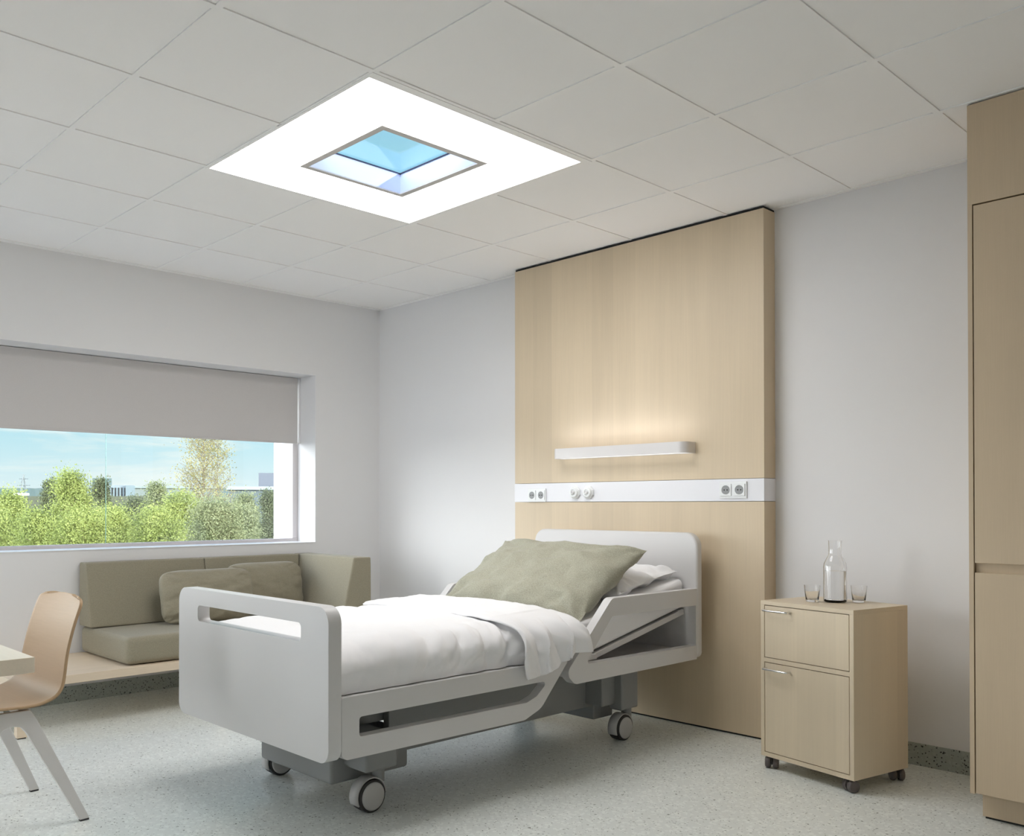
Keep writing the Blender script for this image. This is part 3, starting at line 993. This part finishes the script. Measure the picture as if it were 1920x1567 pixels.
# turned-down cuff of the sheet, draping over the near rail
def cuff_pt(u, v):
    # u across bed (0 far side .. 1 near drape end), v along bed (0 toward the foot .. 1 toward the pillow)
    Ls = u * 1.205                      # arc length across from the far edge
    far = 1.915
    wtop = 2.80 - far
    y = -1.615 + v * .40
    y += .02 * sin(u * 5) + .015 * fbm(u * 4, v * 2, 3)
    if Ls < wtop:
        x = far + Ls
        c = (x - BC) / .48
        z = .704 - .010 * c * c + v * .010
        z += fbm(x * 5, y * 7, 9) * .010 + .006 * abs(fbm(x * 9, y * 16, 4)) * sstep(0, .3, v)
        p = Vector((x, y, z))
        n_ = Vector((0, 0, 1)); k = sstep(.3, .8, Ls)
    else:
        t = (Ls - wtop)
        R = .155
        arc = R * pi / 2
        if t < arc:
            a = t / R
            x = 2.80 + (R + .022) * sin(a) * 1.0; z = .694 - R * (1 - cos(a)) + v * .010 * (1 - a)
        else:
            a = pi / 2
            x = 2.80 + R + .022; z = .694 - R - (t - arc)
        x += .010 * sstep(0, .2, t)
        # fabric swings toward the head while it falls, corner hangs lowest at the foot side
        drop = max(0, t)
        hang = 1 - .30 * sstep(.15, .9, v)
        if z < .694: z = .694 - (.694 - z) * hang
        y += drop * (.15 * (1 - v) + .12 * v)
        p = Vector((x, y, z))
        n_ = Vector((sin(a), 0, cos(a))); k = 1
        # hanging folds
        q = sstep(.02, .2, t)
        w1 = v + .10 * fbm(v * 3, t * 5, 5)
        f1 = (abs(sin(w1 * 9.5 + 0.5 + t * 2.5)) ** .7 - .5) * .040
        f2 = fbm(v * 8, t * 6, 11) * .022
        p += n_ * (f1 + f2 + .004) * q
        p.y += .020 * sin(w1 * 17 + t * 14) * q
    edge = (1 - sstep(0, .05, v)) + sstep(.93, 1, v)
    p -= n_ * .008 * edge * (1 if Ls < wtop else .3)
    return p - Vector((BC, -1.4, .5))
cf_ = grid_obj('bed_sheet', 190, 90, cuff_pt, M['linen'], thick=.007)
cf_.location = (BC, -1.4, .5)
tag(cf_, 'white sheet cuff folded back over the duvet and draping over the near rail', 'bed sheet')

# pillows
def pillow(name, W, D, T, seed, material, n=64, corner=0, wr=1.0, pinch=.055):
    def f(side):
        def g_(u, v):
            a, b = 2 * u - 1, 2 * v - 1
            # map so more points reach the rim
            a = math.copysign(abs(a) ** .85, a); b = math.copysign(abs(b) ** .85, b)
            ra = 1 - abs(a) ** 2.6; rb = 1 - abs(b) ** 2.6
            th = (max(ra, 0) ** .5) * (max(rb, 0) ** .5)
            x = a * W / 2 * (1 - pinch * (1 - b * b) * abs(a) ** 3)
            y = b * D / 2 * (1 - pinch * (1 - a * a) * abs(b) ** 3)
            if corner:
                mx_ = max(abs(a), abs(b)); pn = (abs(a) ** corner + abs(b) ** corner) ** (1 / corner) if mx_ else 1
                kk = (mx_ / pn) if mx_ else 1
                kk = 1 + (kk - 1) * mx_ ** 3
                x *= kk; y *= kk
            cre = fbm(a * 3.0 + seed, b * 3.0, seed, 3) * .034 * wr * th
            # creases running in from the seams
            k1 = sin(a * 10 + 5 * fbm(a * 2, b * 2, seed + 2)) * sstep(.35, .9, abs(b)) * (.016 if b < 0 else .007)
            k2 = sin(b * 9 + 4 * fbm(a * 2, b * 3, seed + 5)) * sstep(.4, .9, abs(a)) * .015
            pr_ = math.hypot(1 - abs(a), 1 - abs(b)); ph_ = math.atan2(1 - abs(b), 1 - abs(a) + 1e-6)
            k1 += sin(ph_ * 9 + seed + (2 if a > 0 else 0) + (1 if b > 0 else 0)) * math.exp(-pr_ * 3.2) * min(1, pr_ * 8) * .034
            z = side * (T / 2 * th + (cre + (k1 + k2) * wr) * (th ** .6))
            z += fbm(a * 5 + seed, b * 5, 3, 2) * .004 * wr
            return Vector((x, y, z))
        return g_
    bm = bmesh.new()
    g1, g2 = f(1), f(-1)
    top = [[bm.verts.new(g1(i / n, j / n)) for i in range(n + 1)] for j in range(n + 1)]
    bot = [[None] * (n + 1) for _ in range(n + 1)]
    for j in range(n + 1):
        for i in range(n + 1):
            bot[j][i] = top[j][i] if i in (0, n) or j in (0, n) else bm.verts.new(g2(i / n, j / n))
    for j in range(n):
        for i in range(n):
            bm.faces.new((top[j][i], top[j][i + 1], top[j + 1][i + 1], top[j + 1][i]))
            bm.faces.new((bot[j][i], bot[j + 1][i], bot[j + 1][i + 1], bot[j][i + 1]))
    return bmobj(name, bm, material, None, smooth=80)

def place(o, loc, xax, yax):
    xax = Vector(xax).normalized(); z = xax.cross(Vector(yax)).normalized(); y = z.cross(xax)
    mm = Matrix((xax, y, z)).transposed().to_4x4(); mm.translation = Vector(loc)
    o.matrix_world = mm

gp = pillow('pillow', .94, .63, .20, 3.1, M['sage'])
place(gp, (2.405, -.86, .80), (1, .02, -.02), (0, .86, .50))
tag(gp, 'large sage green pillow leaning at the head of the bed', 'pillow')
wp = pillow('pillow', .86, .50, .12, 8.4, M['linen'])
place(wp, (2.43, -.54, .793), (1, .0, -.01), (0, .93, .17))
tag(wp, 'white pillow lying behind the green pillow', 'pillow')

# ------------------------------------------------------------------ bench and cushions
bn = thing('bench', 'low pale wood bench platform running along the window wall', 'bench', (0.01, -1.75, 0))
box('platform', 0, .71, -1.13, 1.10, .248, .293, M['bench'], bn, bevel=.002, seg=2)
for y in (-1.118, -.0, 1.04):
    lg = box('leg', .66, .705, y, y + .05, .006, .2478, M['bench'], bn, bevel=.002, seg=2)
    box('leg_glide', .665, .70, y + .005, y + .045, 0, .006, M['rim'], lg)
for y in (-1.118, 1.04):
    lg = box('leg', .03, .075, y, y + .05, .006, .2478, M['bench'], bn, bevel=.002, seg=2)
    box('leg_glide', .035, .07, y + .005, y + .045, 0, .006, M['rim'], lg)

def soft_block(name, verts8, label, cat, group, bev=.03, seg=5, puff=.0):
    """block from 8 corner points: bottom 4 then top 4 (ccw)"""
    bm = bmesh.new()
    c = sum((Vector(v) for v in verts8), Vector()) / 8
    base = Vector((c.x, c.y, min(v[2] for v in verts8)))
    v = [bm.verts.new(Vector(p) - base) for p in verts8]
    for f in ((3, 2, 1, 0), (4, 5, 6, 7), (0, 1, 5, 4), (1, 2, 6, 5), (2, 3, 7, 6), (3, 0, 4, 7)):
        bm.faces.new([v[i] for i in f])
    bmesh.ops.recalc_face_normals(bm, faces=bm.faces)
    bmesh.ops.bevel(bm, geom=bm.edges[:], offset=bev, segments=seg, profile=.6, affect='EDGES')
    bmesh.ops.subdivide_edges(bm, edges=[e_ for e_ in bm.edges if e_.calc_length() > .12], cuts=14, use_grid_fill=True)
    bmesh.ops.triangulate(bm, faces=[f for f in bm.faces if len(f.verts) > 4])
    bm.normal_update()
    lo = [min(v_.co[i] for v_ in bm.verts) for i in range(3)]; hi = [max(v_.co[i] for v_ in bm.verts) for i in range(3)]
    for v_ in bm.verts:
        q = [(v_.co[i] - lo[i]) / (hi[i] - lo[i]) * 2 - 1 for i in range(3)]
        k = 1
        n_ = v_.normal
        for i in range(3): k *= (1 - q[i] ** 4 * (1 - abs(n_[i])))
        v_.co += n_ * (puff * k + fbm(*(v_.co * 9), 2) * .0015)
    o = bmobj(name, bm, M['olive'], None, smooth=60)
    o.location = base
    return tag(o, label, cat, group)
ZC = .2985
def seat(y0, y1, label):
    return soft_block('seat_cushion', [(.012, y0, ZC), (.684, y0, ZC), (.684, y1, ZC), (.012, y1, ZC), (.012, y0, .449), (.684, y0, .449), (.684, y1, .449), (.012, y1, .449)],
                      label, 'seat cushion', 'seat cushions on the bench', .035, 5, .004)
seat(-2.290, -1.47, 'olive grey seat cushion at the open end of the bench')
seat(-1.467, -.667, 'olive grey seat cushion at the armrest end of the bench')
def backc(y0, y1, label, b=.012, sl_=0):
    return soft_block('back_cushion', [(.012, y0, .4555), (.20, y0, .4555), (.20, y1 - sl_, .4555), (.012, y1 - sl_, .4555), (.012, y0, .832), (.105, y0, .832), (.105, y1, .832), (.012, y1, .832)],
                      label, 'back cushion', 'back cushions along the window wall', b, 4, .003)
backc(-2.300, -1.532, 'olive grey back cushion against the wall at the open end of the bench')
backc(-1.527, -.800, 'olive grey back cushion against the wall beside the armrest cushion', sl_=.088)
soft_block('armrest_cushion', [(.015, -.88, .4555), (.735, -.88, .4555), (.735, -.65, .4555), (.015, -.65, .4555), (.015, -.79, .832), (.735, -.79, .832), (.735, -.65, .832), (.015, -.65, .832)],
           'olive grey upright end cushion closing the bench toward the bed wall', 'armrest cushion', None, .012, 4, .003)
for (y, x, lean, W, Hh, seed, lab) in ((-1.625, .335, .14, .64, .34, 5.2, 'olive scatter cushion standing in front across the cushion seam'),
                                 (-1.165, .255, .10, .58, .36, 9.7, 'olive scatter cushion with wrinkled top tucked in the bench corner')):
    p = pillow('scatter_cushion', W, Hh, .15, seed, M['olive'], 56, corner=5, wr=.45, pinch=.03)
    place(p, (x, y, .448 + Hh / 2 * .97), (0.02, 1, 0), (-lean * 1.6, 0, 1))
    tag(p, lab, 'scatter cushion', 'scatter cushions on the bench')

# ------------------------------------------------------------------ table
tb = thing('table', 'pale wood table whose corner enters the room at lower left', 'table', (1.9, -4.1, 0))
box('tabletop', -.9, .885, -.75, .642, .693, .738, M['table'], tb, bevel=.0015, seg=2)
for x, y in ((-.8, .5), (-.8, -.7), (.72, -.7)):
    box('leg', x, x + .06, y, y + .06, 0, .6928, M['table'], tb, bevel=.002, seg=2)

# ------------------------------------------------------------------ chair
chx, chy = 1.865, -3.31
ch = thing('chair', 'moulded light wood shell chair with grey metal legs at the table', 'chair', (chx, chy, 0), radians(2.5))
# profile (y, z) from front lip of the seat to the top of the back
prof_ = [(-.24, .425), (-.215, .440), (-.17, .447), (-.10, .446), (-.02, .442), (.05, .439), (.10, .444), (.145, .462), (.172, .492), (.188, .535), (.201, .59), (.215, .65), (.231, .71), (.247, .76), (.262, .800), (.269, .820)]
def shell(u, v):
    n_ = len(prof_) - 1
    t = v * n_; i = min(int(t), n_ - 1); f = t - i
    def cr_(k, ax):
        p = [prof_[max(0, min(n_, j))][ax] for j in (k - 1, k, k + 1, k + 2)]
        return .5 * ((2 * p[1]) + (-p[0] + p[2]) * f + (2 * p[0] - 5 * p[1] + 4 * p[2] - p[3]) * f * f + (-p[0] + 3 * p[1] - 3 * p[2] + p[3]) * f ** 3)
    y, z = cr_(i, 0), cr_(i, 1)
    s = 2 * u - 1
    back = sstep(.45, .75, v)
    w_ = .222 - .018 * back + .004 * sin(v * pi)
    # rounded top corners and front corners
    e1 = sstep(.86, 1.0, v)
    w2 = w_ * (1 - .0 * e1)
    top = max(0, (v - .90) / .10); front = max(0, (.07 - v) / .07)
    w2 = w_ - .05 * (1 - math.sqrt(max(0, 1 - top * top))) - .05 * (1 - math.sqrt(max(0, 1 - front * front)))
    x = s * w2
    y += back * .020 * (s * s - .3) * -1
    z += (1 - back) * .010 * s * s
    z += e1 * .010 * (1 - s * s)
    return Vector((x, y, z))
grid_obj('seat_shell', 40, 90, shell, M['ply'], ch, thick=.010)
# side frames: two splayed legs meeting in an arch under the seat
outer = [(-.075, .432), (.065, .432), (.088, .392), (.262, .006), (.225, .006), (.048, .352), (.030, .375), (.0, .382), (-.030, .375), (-.050, .352), (-.245, .006), (-.282, .006), (-.098, .392)]
orr = [.004, .01, .02, .0, .0, .015, .02, .02, .02, .015, 0, 0, .02]
pr_ = rounded(outer, orr, 4)
for s_, nm in ((1, 'right'), (-1, 'left')):
    def sl(co, s_=s_): return Vector((co.x + s_ * (.432 - co.z) * .125, co.y, co.z))
    f = plate('leg_frame', [pr_], 0, s_ * .178, s_ * .200, M['alu'], ch, bevel=.003, seg=2, fn=sl)
    for yy in (.2435, -.2635):
        xx = s_ * (.189 + .432 * .125)
        box('leg_glide', xx - .009, xx + .009, yy - .016, yy + .016, 0, .006, M['rim'], f)
boxes('under_seat_bracket', [(-.178, .178, .03, .075, .414, .434), (-.178, .178, -.11, -.065, .414, .434), (-.03, .03, -.1, .07, .414, .432)], M['alu'], ch, bevel=.003)

# ------------------------------------------------------------------ outdoors
def at(px, py, D, z=None):
    d = fw + rt * ((px - PX) / FPX) - up * ((py - PY) / FPX)
    d /= math.hypot(d.x, d.y)
    return CAM + d * D

struct(box('ground', -600, -0.6, -300, 500, -7.2, -7.0, mat('meadow', srgb(86, 96, 62), .9)), 'grassland far below the window')

def leafmat(name, c1, c2):
    mm = mat(name, c1, .6, spec=.2)
    t = mm.node_tree; b = t.nodes['Principled BSDF']
    g_ = t.nodes.new('ShaderNodeTexCoord'); n_ = t.nodes.new('ShaderNodeTexNoise')
    n_.inputs['Scale'].default_value = 2.5; n_.inputs['Detail'].default_value = 4
    t.links.new(g_.outputs['Object'], n_.inputs['Vector'])
    r_ = t.nodes.new('ShaderNodeValToRGB')
    r_.color_ramp.elements[0].position = .35; r_.color_ramp.elements[1].position = .65
    r_.color_ramp.elements[0].color = c1; r_.color_ramp.elements[1].color = c2
    t.links.new(n_.outputs[0], r_.inputs[0]); t.links.new(r_.outputs[0], b.inputs['Base Color'])
    # leaves let some light through
    tl = t.nodes.new('ShaderNodeBsdfTranslucent'); t.links.new(r_.outputs[0], tl.inputs[0])
    mx = t.nodes.new('ShaderNodeMixShader'); mx.inputs[0].default_value = .35
    o_ = t.nodes['Material Output']
    t.links.new(b.outputs[0], mx.inputs[1]); t.links.new(tl.outputs[0], mx.inputs[2]); t.links.new(mx.outputs[0], o_.inputs[0])
    return mm
LM = {'lime': leafmat('lime_leaves', srgb(126, 140, 76), srgb(170, 180, 108)),
      'gold': leafmat('young_gold_leaves', srgb(140, 136, 92), srgb(176, 170, 124)),
      'dark': leafmat('grey_green_leaves', srgb(94, 104, 80), srgb(122, 130, 98)),
      'pale': leafmat('pale_green_leaves', srgb(124, 134, 96), srgb(156, 162, 124))}
BARK = mat('bark', srgb(120, 108, 92), .9)

def tree(label, loc, h, crown_w, leaves, kind, seed, name='tree', leaf=.05, spread=.1, base_frac=.15, cone=.5, nbr=60):
    rnd = random.Random(seed)
    root = thing(name, label, 'tree', loc)
    root['group'] = 'trees outside the window'
    bm = bmesh.new()
    def trunk(t): return Vector((.06 * h * .1 * sin(t * 5 + seed), .05 * h * .1 * cos(t * 4 + seed), t * h))
    tube_bm(bm, [trunk(i / 10) for i in range(11)], [max(.004 * h * (1 - i / 10.5) ** 1.2, .006) for i in range(11)], 6)
    tips = []
    for k in range(nbr):
        t = base_frac + (1 - base_frac) * (k + rnd.random()) / nbr * .97
        a = rnd.random() * 2 * pi
        prof = (1 - ((t - base_frac) / (1 - base_frac)) ** (1.2 if cone < .5 else 2.2)) ** .75 * (.5 + .5 * min(1, (t - base_frac) * 5 + .3))
        ln = crown_w / 2 * prof * (.75 + .45 * rnd.random()) + .08
        p0 = trunk(t)
        rise = .9 + .8 * rnd.random()
        d = Vector((cos(a), sin(a), rise)).normalized()
        pts = [p0 + d * ln * s_ + Vector((0, 0, -.15 * ln * s_ * s_)) + Vector((rnd.uniform(-1, 1), rnd.uniform(-1, 1), rnd.uniform(-1, 1))) * .04 * ln for s_ in (0, .35, .7, 1.0)]
        tube_bm(bm, pts, [.0022 * h * .5 * (1 - t) + .006, .006, .004, .003], 4)
        tips.append(pts)
        for q in range(3):
            s_ = .3 + .6 * rnd.random()
            b0_ = pts[0].lerp(pts[3], s_)
            dd_ = Vector((rnd.uniform(-1, 1), rnd.uniform(-1, 1), rnd.uniform(.1, 1))).normalized()
            l2 = ln * .4 * rnd.random() + .1
            pp = [b0_, b0_ + dd_ * l2 * .5, b0_ + dd_ * l2 + Vector((0, 0, -.03))]
            tube_bm(bm, pp, [.004, .003, .002], 3)
            tips.append([pp[0], pp[1], pp[2], pp[2]])
    bmobj('trunk', bm, BARK, root)
    R_ = np.random.RandomState(seed)
    T_ = np.array([[tuple(p) for p in pts] for pts in tips])          # (n,4,3)
    ti = R_.randint(0, len(T_), leaves)
    s_ = R_.rand(leaves) ** .6
    sg = np.minimum((s_ * 3).astype(int), 2)
    fr_2 = (s_ * 3 - sg)[:, None]
    P_ = T_[ti, sg] * (1 - fr_2) + T_[ti, sg + 1] * fr_2 + R_.normal(0, spread, (leaves, 3))
    u_ = R_.uniform(-1, 1, (leaves, 3)); u_ /= np.linalg.norm(u_, axis=1)[:, None]
    w_ = np.cross(u_, R_.uniform(-1, 1, (leaves, 3))); w_ /= np.linalg.norm(w_, axis=1)[:, None]
    l_ = leaf * (.6 + .8 * R_.rand(leaves))[:, None]
    V_ = np.stack([P_, P_ + u_ * l_ * .5 + w_ * l_ * .35, P_ + u_ * l_, P_ + u_ * l_ * .5 - w_ * l_ * .35], 1).reshape(-1, 3)
    vs = V_.tolist(); fs = np.arange(leaves * 4).reshape(-1, 4).tolist()
    me = bpy.data.meshes.new('foliage')
    me.from_pydata(vs, [], fs)
    link('foliage', me, LM[kind], root)
    return root

def plant(px, py, D, wpx, kind, seed, label, depth=5.5, dens=1.0, spread=1.0, **k):
    cw = wpx / FPX * D
    top = at(px, py, D)
    z0 = -7.0
    h = top.z - z0 - .22 * cw * (1 if spread > .5 else .3)
    # only the crown above the sill line is ever seen: branches start high up
    leaves = int(210 * dens * wpx * min(depth / D * FPX, 200) / 110)
    return tree(label, (top.x, top.y, z0), h, cw, leaves, kind, seed, base_frac=1 - min(.9, depth / h), leaf=.0018 * D, spread=.075 * cw * spread + .02, **k)

B = 'birch_tree'
plant(376, 742, 21, 165, 'gold', 3, 'tall sparse budding birch rising to the blind, right of centre in the window', depth=4.2, dens=.15, spread=.6, nbr=110, name=B)
plant(412, 800, 22.5, 110, 'gold', 13, 'nearly bare thin birch just right of the tall sparse one', depth=4.0, dens=.06, spread=.6, nbr=70, name=B)
plant(135, 876, 17, 92, 'lime', 4, 'bright lime birch with a wispy tip, in front of the dark poplars', depth=2.2, cone=.6, nbr=80, name=B)
plant(96, 894, 34, 34, 'dark', 5, 'dark columnar tree behind the lime birch, left one of two', depth=3.2, dens=1.3)
plant(123, 893, 35, 34, 'dark', 6, 'dark columnar tree behind the lime birch, right one of two', depth=3.2, dens=1.3)
plant(190, 892, 30, 44, 'dark', 7, 'rounded dark green tree in front of the glass-fronted building', depth=3.0, dens=1.5)
plant(288, 899, 25, 60, 'pale', 8, 'mid green pointed tree left of the tall sparse birch', depth=2.6, dens=1.2, cone=.7)
plant(256, 930, 21, 64, 'dark', 18, 'low bushy tree below the end of the glass-fronted building', depth=2.0, dens=1.2)
plant(335, 918, 17, 100, 'lime', 9, 'wide leafy lime tree in front of the foot of the tall birch', depth=1.8, dens=1.2)
plant(14, 918, 16, 100, 'lime', 10, 'lime green tree at the far left end of the view', depth=1.6, dens=1.2)
plant(62, 948, 30, 80, 'dark', 30, 'hazy dark scrub below the pylon', depth=2.4, dens=1.2)
plant(165, 930, 28, 80, 'dark', 31, 'grey green scrub between the wispy birch and the rounded dark tree', depth=2.4, dens=1.2)
plant(232, 942, 26, 70, 'pale', 32, 'pale scrub in front of the end of the office building', depth=2.2, dens=1.2)
plant(74, 955, 13.8, 90, 'lime', 20, 'low lime bush between the far left tree and the wispy birch', depth=1.5, dens=1.2)
plant(214, 946, 15, 120, 'lime', 11, 'low lime bush below the end of the glass-fronted building', depth=1.5, dens=1.3)
plant(148, 955, 12, 130, 'lime', 21, 'lime bush hugging the sill below the wispy birch', depth=1.1, dens=1.3)
plant(290, 952, 12.5, 120, 'lime', 22, 'lime bush hugging the sill left of the tall birch', depth=1.1, dens=1.3)
plant(405, 932, 15, 130, 'pale', 23, 'pale green bush hugging the sill below the tall birch', depth=1.6, dens=1.3)
plant(466, 922, 20, 54, 'pale', 12, 'pale green upright tree near the right end of the view', depth=2.4, dens=1.4)
plant(502, 914, 25, 48, 'dark', 14, 'darker green upright tree at the far right end of the view', depth=2.8, dens=1.4)
plant(445, 945, 17, 80, 'pale', 15, 'low pale bush below the pale upright tree', depth=1.6, dens=1.2)
plant(350, 940, 18.5, 90, 'lime', 33, 'lime bush filling the foot of the tall birch', depth=1.8, dens=1.2)
plant(-20, 950, 12, 110, 'lime', 24, 'lime bush hugging the sill at the far left', depth=1.1, dens=1.3)

# far buildings, their facades facing the room
def facade(name, label, pxa, pxb, pytop, D, depth, m_, fins=None, z0=-7.0):
    a, b = at(pxa, pytop, D), at(pxb, pytop, D)
    yaw = math.atan2(b.y - a.y, b.x - a.x)
    Lh = math.hypot(b.x - a.x, b.y - a.y)
    t = thing(name, label, 'building', (a.x, a.y, z0), yaw)
    hh = a.z - z0
    box('walls', 0, Lh, 0, depth, 0, hh, m_, t)
    box('roof_edge', -.2, Lh + .2, -.3, depth + .2, hh, hh + .25, fins or m_, t)
    return t, Lh, hh
gb, wl_, hh = facade('office_building', 'long low blue-grey glazed office building behind the trees', 150, 246, 914, 88, 14, mat('blue_grey_glazing', srgb(52, 70, 80), .3), mat('pale_fascia', srgb(112, 124, 130), .5))
finm = mat('facade_fins', srgb(98, 114, 120), .5)
for i in range(16):
    box('facade_fin', wl_ * (i + .5) / 16 - .07, wl_ * (i + .5) / 16 + .07, -.5, 0, 0, hh, finm, gb)
box('roof_plant_room', 1.0, wl_ * .62, 3, 12, hh + .25, hh + .95, mat('dark_roof_box', srgb(75, 92, 92), .7), gb)
box('end_frame', wl_ - .5, wl_ + .3, -.9, 0, 0, hh + .2, finm, gb)
gb2, wl2, hh2 = facade('low_building', 'grey low building continuing right of the glazed offices', 248, 408, 915, 116, 18, mat('grey_cladding', srgb(105, 115, 112), .7), mat('grey_roof', srgb(120, 132, 130), .6))
gb4, wl4, hh4 = facade('dark_building', 'dark olive building behind the two dark columnar trees', 82, 148, 913, 114, 18, mat('olive_cladding', srgb(84, 90, 74), .8), mat('dark_roof', srgb(70, 76, 66), .7))
gb3, wl3, hh3 = facade('factory_building', 'grey building with a pale roof line at the right end of the view', 430, 560, 918, 68, 20, mat('factory_cladding', srgb(76, 88, 92), .7), mat('pale_roofline', srgb(128, 138, 142), .5))
box('roof_block', wl3 * (484 - 430) / 130, wl3 * .98, 3, 11, hh3 + .25, hh3 + 1.35, mat('grey_roof_block', srgb(84, 90, 100), .7), gb3)

# distant wooded ridge
bm = bmesh.new()
rowa, rowb = [], []
for i in range(90):
    px_ = -160 + i * 9
    p = at(px_, 915 + 2.2 * fbm(i * .5, 3) , 300)
    rowa.append(bm.verts.new((p.x, p.y, p.z))); rowb.append(bm.verts.new((p.x * .82, p.y * .82, -7)))
rowc = [bm.verts.new((v.co.x * 1.25, v.co.y * 1.25, -7)) for v in rowa]
for i in range(89):
    bm.faces.new((rowa[i], rowa[i + 1], rowb[i + 1], rowb[i]))
    bm.faces.new((rowa[i], rowc[i], rowc[i + 1], rowa[i + 1]))
struct(bmobj('hills', bm, mat('hazy_woods', srgb(92, 108, 100), .95)), 'hazy wooded ridge on the horizon')

# power pylon
pb = at(44, 912, 240); pt_ = at(44, 889, 240)
py_ = thing('pylon', 'lattice electricity pylon on the horizon at far left', 'pylon', (pb.x, pb.y, -7))
hh = pt_.z + 7
bm = bmesh.new()
for sx in (-1, 1):
    for sy in (-1, 1):
        tube_bm(bm, [(sx * 1.1, sy * 1.1, 0), (sx * .45, sy * .45, hh * .8), (0, 0, hh)], .10, 4)
for k in range(8):
    z = hh * (k / 8); z2 = hh * (k + 1) / 8
    w1 = 1.1 - .8 * k / 8; w2 = 1.1 - .8 * (k + 1) / 8
    tube_bm(bm, [(-w1, -w1, z), (w2, w2, z2)], .06, 4); tube_bm(bm, [(w1, w1, z), (-w2, -w2, z2)], .06, 4)
ca_, sa_ = rt.x, rt.y
for z, w_ in ((hh * .83, 1.6), (hh * .93, 1.1)):
    tube_bm(bm, [(-w_ * ca_, -w_ * sa_, z), (w_ * ca_, w_ * sa_, z)], .10, 4)
bmobj('lattice', bm, mat('pylon_steel', srgb(120, 128, 130), .6), py_)

# white coach in the distance
vb = at(36, 930, 62)
vn = thing('coach', 'small white coach parked beyond the trees at far left', 'vehicle', (vb.x, vb.y, -7 + 0), YAW - pi / 2)
hv = vb.z + 7
boxes('embankment', [(-9, 9, -2, 9, 0, hv - .02)], mat('earth_bank', srgb(76, 80, 66), .9), vn)
box('coach_body', -.42, .42, 0, .5, hv + .03, hv + .2, mat('coach_white', srgb(225, 232, 235), .4), vn, bevel=.05)
